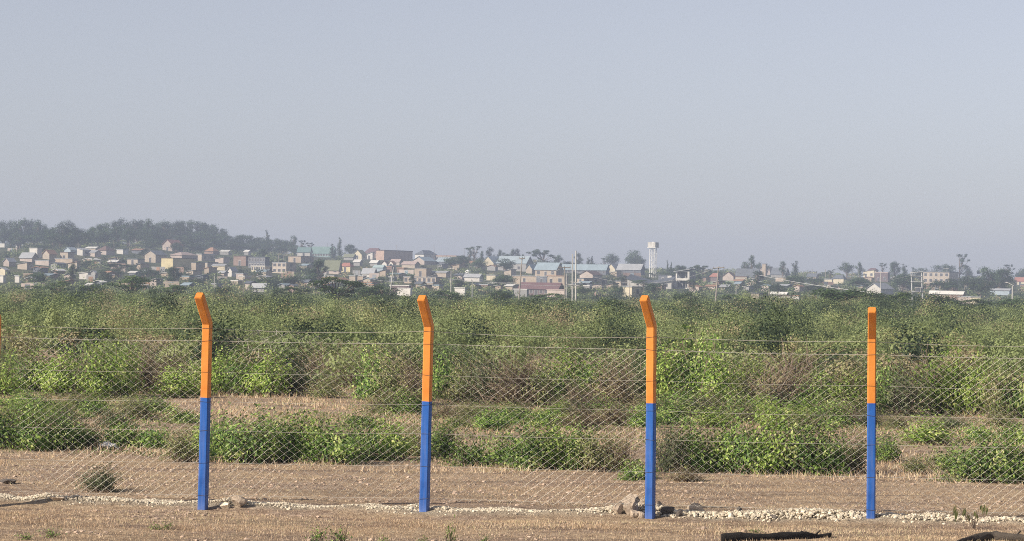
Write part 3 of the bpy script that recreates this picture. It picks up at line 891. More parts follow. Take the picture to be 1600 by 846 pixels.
# rows: (kind, px centre, py base, width px, height px)
FRONT = [('green', 12, 702, 74, 72), ('green', 58, 703, 70, 68), ('green', 102, 703, 66, 62), ('dull', 135, 700, 52, 46), ('low', 190, 697, 70, 44),
         ('low', 238, 698, 70, 36), ('olive', 285, 722, 50, 62), ('bright', 312, 712, 50, 54),
         ('green', 352, 720, 66, 74), ('green', 395, 723, 84, 84), ('green', 446, 722, 76, 78), ('bright', 488, 722, 66, 80), ('green', 530, 724, 76, 74), ('low', 575, 718, 66, 60), ('bright', 612, 717, 66, 62), ('olive', 643, 712, 40, 56),
         ('green', 696, 716, 54, 58), ('low', 742, 728, 66, 44), ('green', 790, 730, 66, 50), ('green', 828, 732, 70, 78), ('bright', 866, 732, 66, 78), ('green', 902, 733, 60, 74), ('olive', 940, 736, 66, 72), ('brown', 972, 738, 60, 60), ('low', 996, 750, 56, 30),
         ('dull', 1048, 738, 56, 84), ('green', 1088, 738, 76, 82), ('bright', 1128, 738, 60, 76), ('green', 1166, 740, 76, 92), ('bright', 1206, 740, 70, 92), ('green', 1246, 741, 76, 90), ('green', 1288, 741, 70, 80), ('olive', 1328, 738, 66, 66),
         ('green', 1384, 722, 44, 46), ('olive', 1432, 740, 56, 30), ('low', 1480, 735, 60, 36), ('green', 1520, 752, 72, 70), ('green', 1562, 754, 76, 78), ('bright', 1600, 753, 66, 74)]
MID = [('bright', 30, 660, 60, 34), ('bright', 95, 655, 50, 30), ('low', 150, 650, 60, 26), ('olive', 215, 655, 70, 34), ('low', 290, 660, 60, 22),
       ('olive', 600, 646, 60, 34), ('green', 640, 648, 60, 40), ('low', 560, 668, 56, 26), ('brown', 692, 655, 46, 26),
       ('olive', 745, 648, 56, 24), ('green', 790, 662, 70, 30), ('low', 850, 668, 60, 34), ('olive', 10, 668, 60, 40), ('green', 62, 650, 56, 34), ('olive', 120, 640, 60, 30), ('dull', 180, 668, 56, 34), ('green', 240, 646, 60, 26), ('olive', 715, 668, 50, 24), ('green', 1005, 668, 50, 32), ('olive', 1015, 648, 60, 34), ('bright', 1185, 652, 60, 34), ('olive', 1300, 652, 60, 36), ('green', 1240, 656, 56, 32), ('dull', 1085, 650, 60, 34), ('dull', 890, 652, 56, 34), ('olive', 810, 650, 56, 26), ('green', 30, 640, 60, 34), ('dull', 90, 668, 60, 34), ('bright', 150, 640, 50, 26), ('olive', 215, 640, 60, 26), ('green', 1065, 648, 64, 44), ('olive', 1125, 648, 64, 44), ('green', 1150, 658, 60, 44), ('dull', 1205, 646, 64, 44), ('bright', 1265, 660, 60, 40), ('green', 1300, 668, 64, 40), ('olive', 1330, 650, 60, 44), ('green', 945, 652, 60, 34), ('bright', 870, 660, 56, 32), ('green', 765, 672, 60, 34), ('olive', 730, 655, 50, 24), ('dull', 1490, 672, 60, 26), ('olive', 1560, 668, 60, 30), ('dull', 1365, 668, 50, 30), ('brown', 905, 672, 70, 44), ('brown', 955, 664, 70, 40),
       ('green', 1050, 664, 60, 44), ('bright', 1110, 668, 60, 36), ('olive', 1160, 664, 66, 40), ('bright', 1215, 672, 66, 42), ('olive', 1270, 676, 70, 40), ('brown', 1325, 664, 56, 36),
       ('olive', 1400, 672, 50, 30), ('bright', 1455, 694, 80, 44), ('low', 1530, 690, 60, 32), ('green', 1590, 692, 60, 36)]
BACK = [('bright', 10, 622, 50, 60), ('green', 52, 612, 60, 66), ('bright', 92, 620, 60, 76), ('dull', 128, 618, 60, 74), ('bright', 160, 622, 66, 84), ('bright', 190, 620, 60, 82), ('brown', 225, 616, 76, 82), ('brown', 262, 612, 66, 70), ('bright', 272, 622, 66, 56), ('bright', 305, 618, 50, 50),
        ('bright', 350, 616, 56, 70), ('green', 385, 618, 70, 72), ('bright', 420, 620, 60, 70), ('dull', 455, 618, 60, 66), ('brown', 500, 604, 80, 62), ('brown', 545, 606, 70, 62), ('olive', 510, 622, 60, 34), ('green', 585, 626, 66, 80), ('olive', 620, 632, 70, 86), ('brown', 645, 634, 56, 76),
        ('green', 694, 622, 60, 78), ('olive', 730, 628, 66, 82), ('dull', 768, 632, 76, 84), ('brown', 805, 636, 76, 84), ('olive', 840, 636, 70, 84), ('green', 862, 626, 60, 70), ('bright', 895, 618, 70, 70), ('green', 930, 624, 66, 66), ('brown', 960, 640, 80, 84), ('dull', 988, 630, 60, 76), ('brown', 905, 650, 70, 54),
        ('bright', 1040, 626, 56, 88), ('green', 1062, 622, 84, 104), ('green', 1094, 624, 70, 96), ('bright', 1118, 630, 66, 80), ('olive', 1150, 628, 70, 76), ('bright', 1180, 628, 60, 68), ('brown', 1210, 644, 84, 94), ('brown', 1245, 640, 80, 90), ('green', 1275, 646, 66, 62), ('dull', 1300, 622, 56, 64), ('bright', 1325, 648, 66, 70),
        ('green', 1385, 646, 56, 84), ('dull', 1412, 650, 66, 84), ('brown', 1440, 622, 60, 70), ('bright', 1462, 648, 70, 92), ('bright', 1500, 648, 70, 98), ('bright', 1530, 650, 60, 94), ('olive', 1562, 652, 70, 92), ('green', 1596, 654, 70, 94)]
BAYX = [-60, 317, 663, 1016, 1361, 1700]
BAYN = ['left of the first full post', 'between first and second full posts', 'between second and third full posts', 'between third and fourth full posts', 'right of the fourth full post']
for rown, rows in (('front row', FRONT), ('middle row', MID), ('back row', BACK)):
    for b in range(5):
        inb = sorted([q for q in rows if BAYX[b] <= q[1] < BAYX[b + 1]], key=lambda q: q[1])
        for i, q in enumerate(inb):
            lab = '%s shrub, %s in the %s %s' % (WORD[q[0]], ORD[i] if len(inb) > 1 else 'only one', rown, BAYN[b])
            put_shrub(q[0], q[1] + shr.uniform(-3, 3), q[2], q[3] * 1.22, q[4] * .98, lab, 'shrubs in the %s behind the fence' % rown)

# the lone bush on the bare strip, twiggy weeds on the right
put_shrub('dull', 158, 769, 78, 46, 'lone small grey green bush on the bare soil in front of the rows, at left', v=1)
put_shrub('brown', 1072, 752, 66, 22, 'low dead twiggy bush on bare soil right of the third post', v=2)
# green weeds in the foreground stubble
L, S = shrub_geo(900, .34, .2, 16, 150, .036, .9)
wm, ws_ = L.mesh('foliage', M['leaf_green']), S.mesh('stems', M['twig'])
def weed(px, py, wpx, hpx, label):
    p = near_at(px, py); k = 4000 / p.y
    o = empty('weed', p, shr.rand() * 6, label, 'weed', 'green weeds in the foreground stubble')
    o.scale = (wpx / k / .34, wpx / k / .34, hpx / k / .2)
    mkobj('foliage', wm, o); mkobj('stems', ws_, o)
weed(497, 848, 34, 28, 'bright green weed at bottom edge, left one of the close pair')
weed(530, 850, 36, 28, 'darker green weed at bottom edge, right one of the close pair')
weed(243, 829, 22, 12, 'small green weed in the stubble, left of a close pair at lower left')
weed(262, 828, 22, 13, 'small green weed in the stubble, right of a close pair at lower left')
weed(80, 840, 34, 16, 'straggly pale weed in the lower left stubble')
weed(40, 844, 30, 12, 'low weed in the bottom left corner of the stubble')
weed(704, 852, 20, 40, 'tall thin weed at the bottom edge below the second post')
weed(662, 852, 26, 14, 'weed cut by the bottom edge, left of the tall thin one')
weed(757, 852, 20, 18, 'weed cut by the bottom edge, right of the tall thin one')
weed(1180, 834, 24, 9, 'tiny weed just behind the long charred log')
weed(600, 852, 22, 14, 'weed cut by the bottom edge, right of the close pair')

# drooping seedling by the rubble
def seedling():
    p = near_at(1522, 828); k = p.y / 4000
    r = np.random.RandomState(4)
    root = empty('seedling', p, 0, 'wilted seedling with drooping grey green leaves in front of the rubble, lower right', 'plant')
    S, L = MB(), MB()
    tips = [(-32, 38), (-18, 34), (2, 30), (10, 40), (18, 37), (-8, 24), (-26, 30)]
    for a, b in tips:
        P = np.array([(0, 0, -.02), (a * k * .3, r.normal() * .02, b * k * .45), (a * k * .7, r.normal() * .03, b * k * .85), (a * k, r.normal() * .04, b * k)])
        tube(S, P, [.005, .004, .003, .002], 4)
        for q in range(3):
            c = P[-1] + np.array([r.normal() * .015, r.normal() * .02, 0]); ln = r.uniform(.07, .14); wd = .012
            dx = r.normal() * .02
            V = [c, c + np.array([-wd, 0, -ln * .4]), c + np.array([dx, .01, -ln]), c + np.array([wd, .006, -ln * .4])]
            L.add(V, [(0, 1, 2, 3)], tint=r.uniform(.1, .9))
    L.obj('foliage', M['leaf_olive'], root); S.obj('stems', M['twig'], root)
seedling()

# sword-leaved plants
def sword(px, py, wpx, hpx, label, seed):
    p = near_at(px, py); k = p.y / 4000; r = np.random.RandomState(seed)
    root = empty('sisal_plant', p, 0, label, 'plant')
    L = MB()
    for i in range(34):
        a = r.rand() * 6.28; e = r.uniform(.05, 1.1)
        d = np.array([math.cos(a) * math.sin(e), math.sin(a) * math.sin(e), math.cos(e)]) * np.array([wpx * k / 1.6, wpx * k / 1.6, hpx * k])
        sd_ = unit(np.cross(d, [0, 0, 1.0])) * .035
        V = [sd_ * .8, d * .5 + sd_, d, d * .5 - sd_, -sd_ * .8, d * .5 + np.array([0, 0, -.02])]
        L.add(V, [(0, 1, 5, 4)], T=[(1, 2, 5), (5, 2, 3)], tint=.3 + .4 * r.rand()); L.add(V, T=[(4, 5, 3)], tint=.4)
    L.obj('leaf_rosette', M['leaf_sisal'], root)
M['leaf_sisal'] = leafmat('leaf_sisal', [(0, (.07, .09, .07)), (1, (.16, .19, .15))], .05)
sword(10, 578, 46, 56, 'dark sword leaved sisal clump at the left edge among the back shrubs', 1)
sword(1298, 596, 34, 46, 'dark sword leaved sisal clump left of the fourth post among back shrubs', 2)

# white scrap among the front shrubs
def scrap():
    p = near_at(170, 704); k = p.y / 4000; r = np.random.RandomState(8)
    n, m = 12, 6
    V = []
    for i in range(n):
        for j in range(m):
            u, v = i / (n - 1), j / (m - 1)
            V.append(((-14 + 28 * u) * k + r.normal() * .012, (v - .5) * .14 * (.5 + math.sin(u * 3.1)) + r.normal() * .012,
                      (3 + 9 * math.sin(u * 2.6 + .25) ** .7) * k + r.normal() * .022 - .05 * abs(v - .4)))
    V = np.array(V); V2 = V - np.array([0, 0, .006]); N_ = n * m; Q = []
    for i in range(n - 1):
        for j in range(m - 1):
            a = i * m + j
            Q += [(a, a + m, a + m + 1, a + 1), (N_ + a, N_ + a + 1, N_ + a + m + 1, N_ + a + m)]
        for a in (i * m, i * m + m - 1): Q.append((a, N_ + a, N_ + a + m, a + m))
    mb = MB(); mb.add(np.vstack([V, V2]), Q)
    o = mb.obj('plastic_scrap', simple('white_plastic', (.72, .71, .68), .5, .15, 9), loc=p)
    tag(o, 'torn piece of white plastic lying at the foot of the left front shrubs', 'litter')
scrap()

# ---------------------------------------------------------------- dry grass
def grassmat():
    m, n, o = newmat('dry_blade')
    a = N(n, 'ShaderNodeAttribute'); a.attribute_name = 'tint'
    rp = ramp(n, a.outputs['Fac'], [(0, (.34, .235, .15)), (.5, (.62, .46, .30)), (.85, (.88, .72, .52)), (1, (.34, .40, .12))])
    b = N(n, 'ShaderNodeBsdfPrincipled', Roughness=.8); t = N(n, 'ShaderNodeBsdfTranslucent')
    ms = N(n, 'ShaderNodeMixShader'); ms.inputs[0].default_value = .25
    n.links.new(rp.outputs[0], b.inputs['Base Color']); n.links.new(rp.outputs[0], t.inputs['Color'])
    n.links.new(b.outputs[0], ms.inputs[1]); n.links.new(t.outputs[0], ms.inputs[2]); n.links.new(ms.outputs[0], o.inputs[0])
    return m
M['blade'] = grassmat()
def blades(name, n, y0, y1, hmin, hmax, dens, seed, wd=.004, lab=None):
    r = np.random.RandomState(seed)
    Y = np.sqrt(r.uniform(y0 ** 2, y1 ** 2, n)); X = r.uniform(-.29, .29, n) * Y
    keep = r.rand(n) < dens(X, Y)
    X, Y = X[keep], Y[keep]; n = len(X)
    Z = H(X, Y) - .004
    h = r.uniform(hmin, hmax, n) * (.6 + .8 * vn(X * 1.3, Y * 1.9))
    a = r.rand(n) * 6.28; lean = np.abs(r.normal(size=n)) * .6
    tip = np.stack([X + np.cos(a) * lean * h, Y + np.sin(a) * lean * h, Z + h], 1)
    b = r.rand(n) * 6.28; dx = np.stack([np.cos(b), np.sin(b), 0 * b], 1) * wd * (Y / 28)[:, None]
    base = np.stack([X, Y, Z], 1)
    V = np.stack([base - dx, base + dx, tip], 1).reshape(-1, 3)
    mb = MB(); mb.add(V, T=np.arange(n * 3).reshape(-1, 3), tint=np.clip(r.normal(.5, .30, n) + (vn(X * .8, Y) - .5) * .5, 0, .92))
    o = mb.obj(name, M['blade']); tag(o, lab, 'grass', kind='stuff')
def d1(X, Y):
    s = strip_w(X, Y)
    band = sstep(.38, .62, vn(X * .35 + 3, Y * 1.6) * .6 + vn(X * 2, Y * 3) * .4)
    nearf = np.where(Y < 28.0, .95, .25)
    return np.clip((nearf * (.3 + .7 * band)) * (1 - s * .93), 0, 1)
blades('dry_grass', 500000, 24.2, 37.5, .012, .036, d1, 21, .0032, 'short straw coloured stubble grass on the ground before the fence')
def d2(X, Y):
    return sstep(.42, .62, vn(X * .5 + 7, Y * .4) * .5 + vn(X * 1.7, Y * 1.7) * .5)
blades('tall_dry_grass', 135000, 34.5, 62, .03, .12, d2, 22, .005, 'taller straw coloured dry grass between and under the shrub rows')

# ---------------------------------------------------------------- scrubland as one mass
def project(X, Y, Z):
    P = np.stack([X, Y, Z - EYE], -1)
    a, b, c = P @ np.array(rt), P @ np.array(up), P @ np.array(fwd)
    return 800 + 4000 * a / c, 423 - 4000 * b / c
def clear_of_houses(X, Y):
    px, py = project(X, Y, H(X, Y))
    ok = np.ones(len(X), bool)
    for h_ in HS + CLEAR:
        ok &= ~((px > h_[0] - 5) & (px < h_[2] + 4) & (py > h_[5] - 3) & (py < h_[5] + 9))
    return ok
allow = lambda X, Y: np.ones(len(X))
def cover():
    r = np.random.RandomState(61); n = 140000
    Y = np.sqrt(r.uniform(36.5 ** 2, 74 ** 2, n)); X = r.uniform(-.3, .3, n) * Y
    f = .55 * vn(X * .45 + 40, Y * .35 + 7) + .45 * vn(X * 1.6, Y * 1.2)
    px, py = project(X, Y, H(X, Y))
    bare = ((px > 270) & (px < 640) & (py > 610) & (py < 650)) | ((px > 1390) & (px < 1600) & (py > 655) & (py < 690))
    k = (f + r.normal(size=n) * .04 > np.where(bare, .70, .43)); X, Y = X[k], Y[k]; n = len(X)
    c = np.stack([X, Y, H(X, Y) + r.uniform(.0, .13, n) * (.3 + vn(X * 1.6, Y * 1.2)) * (Y / 50)], 1)
    mb = MB(); leaves(mb, c, .045 * r.uniform(.6, 1.4, n), r, .6, .5, tint=np.clip(.35 + .5 * (vn(X * .7, Y * .7) - .3) + r.normal(size=n) * .15, 0, 1))
    o = mb.obj('ground_cover', M['leaf_olive']); tag(o, 'low creeping weeds spread over the soil between the shrub rows', 'weeds', kind='stuff')
cover()
def scrub():
    r = np.random.RandomState(31)
    mb = MB()
    def band(y0, y1, n, nl, leaf, wmin, wmax, hmin, hmax, dark=0.0, dens=None, maxu=.235):
        Y = np.sqrt(r.uniform(y0 ** 2, y1 ** 2, n)); X = r.uniform(-maxu, maxu, n) * Y
        if dens is not None:
            kk = r.rand(n) < dens(X, Y); X, Y = X[kk], Y[kk]; n = len(X)
        if y0 > 500:
            kk = clear_of_houses(X, Y); X, Y = X[kk], Y[kk]; n = len(X)
        W = r.uniform(wmin, wmax, n); Hh = (hmin + (hmax - hmin) * r.rand(n) ** 1.5) * (.75 + .5 * vn(X / 30, Y / 30))
        Z = H(X, Y)
        mixr = r.rand(n)
        tone = np.clip(.50 + .7 * (vn(X / 22, Y / 40) - .5) + r.normal(size=n) * .19 - dark, 0.03, .93)
        tone = np.where(mixr < .08, r.uniform(.0, .16, n), np.where(mixr > .93, .97, tone)); Hh = np.where(mixr < .08, Hh * 1.25, Hh)
        # every bush has a few lobes
        nlob = 6
        la = r.rand(n, nlob) * 6.28; lr = r.uniform(.1, .42, (n, nlob))
        lc = np.stack([np.cos(la) * lr * W[:, None], np.sin(la) * lr * W[:, None], r.uniform(.35, .85, (n, nlob)) * Hh[:, None]], -1)
        lrad = r.uniform(.24, .40, (n, nlob))
        bi = np.repeat(np.arange(n), nl); li = r.randint(0, nlob, len(bi))
        d = unit(r.normal(size=(len(bi), 3))) * (r.rand(len(bi), 1) ** .16)
        c = lc[bi, li] + d * lrad[bi, li][:, None] * np.stack([W[bi], W[bi], Hh[bi] * 1.15], -1)
        sp = r.rand(len(bi)) < .06
        c[sp, 2] += r.rand(sp.sum()) * .35 * Hh[bi][sp]
        c[:, 2] = np.maximum(c[:, 2], .02)
        c += np.stack([X[bi], Y[bi], Z[bi]], -1)
        leaves(mb, c, leaf * r.uniform(.6, 1.4, len(bi)), r, .1, .6, ow=2.2, out=d / np.stack([W[bi], W[bi], Hh[bi] * 1.1], -1) + (lc[bi, li] * np.array([1, 1, .5])) * .25 / W[bi][:, None] ** 2, tint=np.clip(tone[bi] + r.normal(size=len(bi)) * .035, 0, 1))
    gap = lambda X, Y: .35 + .65 * sstep(.3, .6, vn(X / 5, Y / 7))
    band(58, 85, 370, 1100, .085, 1.0, 2.0, .6, 1.15, -.05, lambda X, Y: .75 * sstep(.35, .6, vn(X / 4, Y / 5)) + .05, .33)
    band(80, 150, 900, 1250, .075, 1.2, 3.2, .5, 1.55, 0, gap, .28)
    band(150, 300, 2050, 540, .12, 1.5, 4.2, .5, 1.85, .0, gap, .255)
    band(300, 560, 3200, 250, .20, 2.2, 6.0, .4, 1.2, .03)
    o = mb.obj('scrubland', M['leaf_scrub']); tag(o, 'wide belt of dense green and olive bushes behind the shrub rows', 'scrub', kind='stuff')
    mb = MB()
    band(560, 760, 2000, 60, .5, 2.5, 5, 1.0, 2.2, .18, allow)
    band(760, 1400, 3000, 60, .65, 3, 6, 1.2, 2.8, .22, allow)
    o = mb.obj('hillside_scrub', M['leaf_scrub']); tag(o, 'dark hazy bushes covering the slope between the houses', 'scrub', kind='stuff')
scrub()
# ---------------------------------------------------------------- trees
tr = np.random.RandomState(77)
WREF = {'tall': .36, 'round': .98, 'umbrella': 1.75, 'spread': 1.4, 'column': .22, 'open': .62}
def tree_geo(kind, seed):
    """unit height tree: crown and trunk builders"""
    r = np.random.RandomState(seed)
    C, T = MB(), MB()
    cl = []
    if kind == 'tall':      # eucalyptus: uneven vertical clumps
        n = 20
        for i in range(n):
            z = .22 + .72 * i / (n - 1); a = r.rand() * 6.28; q = r.uniform(.03, .19) * math.sin(min(1, (1.05 - z) * 2.2) * 1.57 + .1)
            cl.append((math.cos(a) * q, math.sin(a) * q, z, r.uniform(.045, .095)))
        nl, lf, tr_ = 2600, .028, .018
    elif kind == 'round':
        for i in range(16):
            d = unit(r.normal(size=3)) * r.uniform(.1, .34)
            cl.append((d[0] * 1.2, d[1] * 1.2, .52 + d[2] * .95, r.uniform(.12, .19)))
        nl, lf, tr_ = 2600, .042, .03
    elif kind == 'umbrella':
        for i in range(18):
            a = r.rand() * 6.28; q = r.uniform(.05, .75)
            cl.append((math.cos(a) * q, math.sin(a) * q, .88 - .28 * q * q + r.normal() * .05 - (0.18 if r.rand() < .3 else 0), r.uniform(.09, .17)))
        nl, lf, tr_ = 2600, .05, .03
    elif kind == 'spread':
        for i in range(20):
            a = r.rand() * 6.28; q = r.uniform(.05, .62); z = r.uniform(.3, .98 - .5 * q * q)
            cl.append((math.cos(a) * q, math.sin(a) * q, z, r.uniform(.10, .19)))
        nl, lf, tr_ = 3200, .045, .03
    elif kind == 'column':
        for i in range(12):
            z = .1 + .84 * i / 11; q = .03
            cl.append((r.normal() * q, r.normal() * q, z, .10 * (1.12 - z) + .02))
        nl, lf, tr_ = 1600, .032, .015
    elif kind == 'open':    # thin crown with gaps
        for i in range(13):
            a = r.rand() * 6.28; q = r.uniform(.05, .24)
            cl.append((math.cos(a) * q, math.sin(a) * q, r.uniform(.45, .95), r.uniform(.04, .075)))
        nl, lf, tr_ = 1000, .03, .016
    P = []
    for (x, y, z, q) in cl:
        m = max(20, int(nl * q ** 1.5 / sum(c[3] ** 1.5 for c in cl)))
        fl = .45 if kind in ('umbrella', 'spread') else (1.5 if kind in ('tall', 'column') else .85)
        c = np.array([x, y, z]) + unit(r.normal(size=(m, 3))) * (r.rand(m, 1) ** .3) * q * np.array([1, 1, fl]) * (1 + .25 * r.normal(size=(m, 1)))
        leaves(C, c, lf * r.uniform(.6, 1.4, m), r, .2, .6, out=(c - np.array([x, y, z])) / q + .6 * np.array([x, y, (z - .5) * .6]) / .4, tint=np.clip(.45 + r.normal() * .15 + r.normal(size=m) * .2, 0, 1))
        b = .35 * z if kind != 'umbrella' else .3
        T_ = np.array([(0, 0, b), (x * .45, y * .45, (b + z) / 2), (x, y, z)])
        tube(T, T_, [tr_ * .6, tr_ * .4, tr_ * .2], 5, cap=False)
    tube(T, [(0, 0, -.06), (.008, 0, .25), (-.005, .004, .5), (0, 0, .8 if kind != 'round' else .6)], [tr_ * 1.2, tr_, tr_ * .7, tr_ * .25], 7)
    z_ = np.concatenate([q[:, 2] for q in C.v]); x_ = np.concatenate([np.abs(q[:, 0]) for q in C.v])
    kz = 1.0 / np.percentile(z_, 98.5); kx = WREF[kind] / 2 / np.percentile(x_, 95)
    for q in C.v + T.v:
        q[:, 2] *= kz; q[:, :2] *= kx
    return C.mesh('crown', M['leaf_tree']), T.mesh('trunk', M['bark'])
TP = {}
for k in ('tall', 'round', 'umbrella', 'column', 'open'):
    for v in range(3): TP[k, v] = tree_geo(k, 300 + v + 10 * len(k))
def tree(kind, px, top, base, wpx, label, group=None, p=None, name='tree', cat='tree'):
    if p is None: p = at(px, base)
    k = 4000 / p.y
    hgt = max(1.5, (base - top) / k)
    # actual foot may stand a little off the drawn base
    s = wpx / k / WREF[kind]
    o = empty(name, p, tr.rand() * 6.28, label, cat, group)
    o.scale = (s, s, hgt)
    c, t = TP[kind, tr.randint(3)]
    mkobj('crown', c, o); mkobj('trunk', t, o)
    return o

def near_tree(kind, px, top, Y, wpx, label):
    p = atY(px, Y); d = ray(px, top); zt = EYE + d.z / d.y * Y
    k = 4000 / Y
    o = empty('bushy_tree', p, tr.rand() * 6, label, 'tree')
    s = wpx / k / WREF[kind]; o.scale = (s, s, zt - p.z)
    me_c, me_t = NT[kind]
    mkobj('crown', me_c, o); mkobj('trunk', me_t, o)
M['leaf_mid'] = leafmat('leaf_mid', [(0, (.035, .065, .02)), (.6, (.075, .13, .04)), (1, (.15, .2, .07))], 0.2, 0.25)
NT = {}
_sv = M['leaf_tree']; M['leaf_tree'] = M['leaf_mid']
for k in ('round', 'umbrella', 'spread'): NT[k] = tree_geo(k, 400 + len(k))
M['leaf_tree'] = _sv

# ridge line of tall trees at the left
g = 'tall trees along the left ridge'
def nth(i):
    return (ORD + ['twenty ' + q for q in ORD[:9]])[i]
rn = 0
for px, top in [(-12, 349), (4, 347), (17, 346), (31, 345), (39, 343), (48, 344), (59, 346), (70, 351), (84, 357), (97, 348), (107, 346), (116, 356), (128, 359), (143, 356), (155, 352), (166, 349), (178, 348), (189, 342), (199, 347), (209, 345), (219, 345), (231, 344), (244, 350)]:
    b = float(np.interp(px, RPX, RPY)) + tr.uniform(-1, 4)
    tree('tall', px, top + tr.uniform(-1, 1), b, tr.uniform(20, 28), nth(rn) + ' tall dark tree from the left in the hazy row on the left ridge', g)
    tree('round', px + tr.uniform(-6, 6), b - tr.uniform(20, 30), b + 1, tr.uniform(20, 28), nth(rn) + ' rounded tree from the left beneath the tall row on the left ridge', 'rounded trees below the tall ridge row')
    rn += 1
g = 'trees on the shoulder of the ridge'
for px, top in [(255, 347), (266, 348), (278, 345), (288, 346), (298, 346), (308, 347), (318, 349), (326, 352), (337, 357), (350, 363)]:
    b = float(np.interp(px, RPX, RPY)) + 2
    rn = rn + 1 if px > 256 else 0
    tree('tall' if tr.rand() < .55 else 'round', px, top + tr.uniform(-1, 1), b, tr.uniform(20, 27), nth(rn) + ' hazy tree from left on the ridge shoulder beyond the red roofed house', g)
g = 'rounded trees down the ridge slope'
rnd = []
for px, top, base, wd in [(238, 372, 392, 26), (262, 362, 380, 24), (288, 368, 388, 28), (303, 363, 386, 26), (322, 362, 386, 28), (343, 366, 388, 28), (362, 369, 390, 24), (378, 368, 391, 26), (398, 369, 393, 24), (408, 376, 395, 26), (432, 374, 396, 24), (447, 377, 398, 24), (350, 378, 394, 24), (300, 378, 396, 26), (275, 380, 396, 18), (420, 382, 398, 22), (230, 362, 384, 26), (250, 364, 386, 26), (335, 374, 394, 24), (370, 380, 396, 24), (390, 382, 397, 24), (440, 386, 400, 22), (460, 384, 400, 22), (312, 382, 396, 22), (408, 372, 394, 22)]:
    rnd.append((px, top, base, wd))
for i, (px, top, base, wd) in enumerate(sorted(rnd)):
    tree('round', px, top, base, wd * 1.1, nth(i) + ' rounded green grey tree from the left on the slope below the ridge shoulder', g)
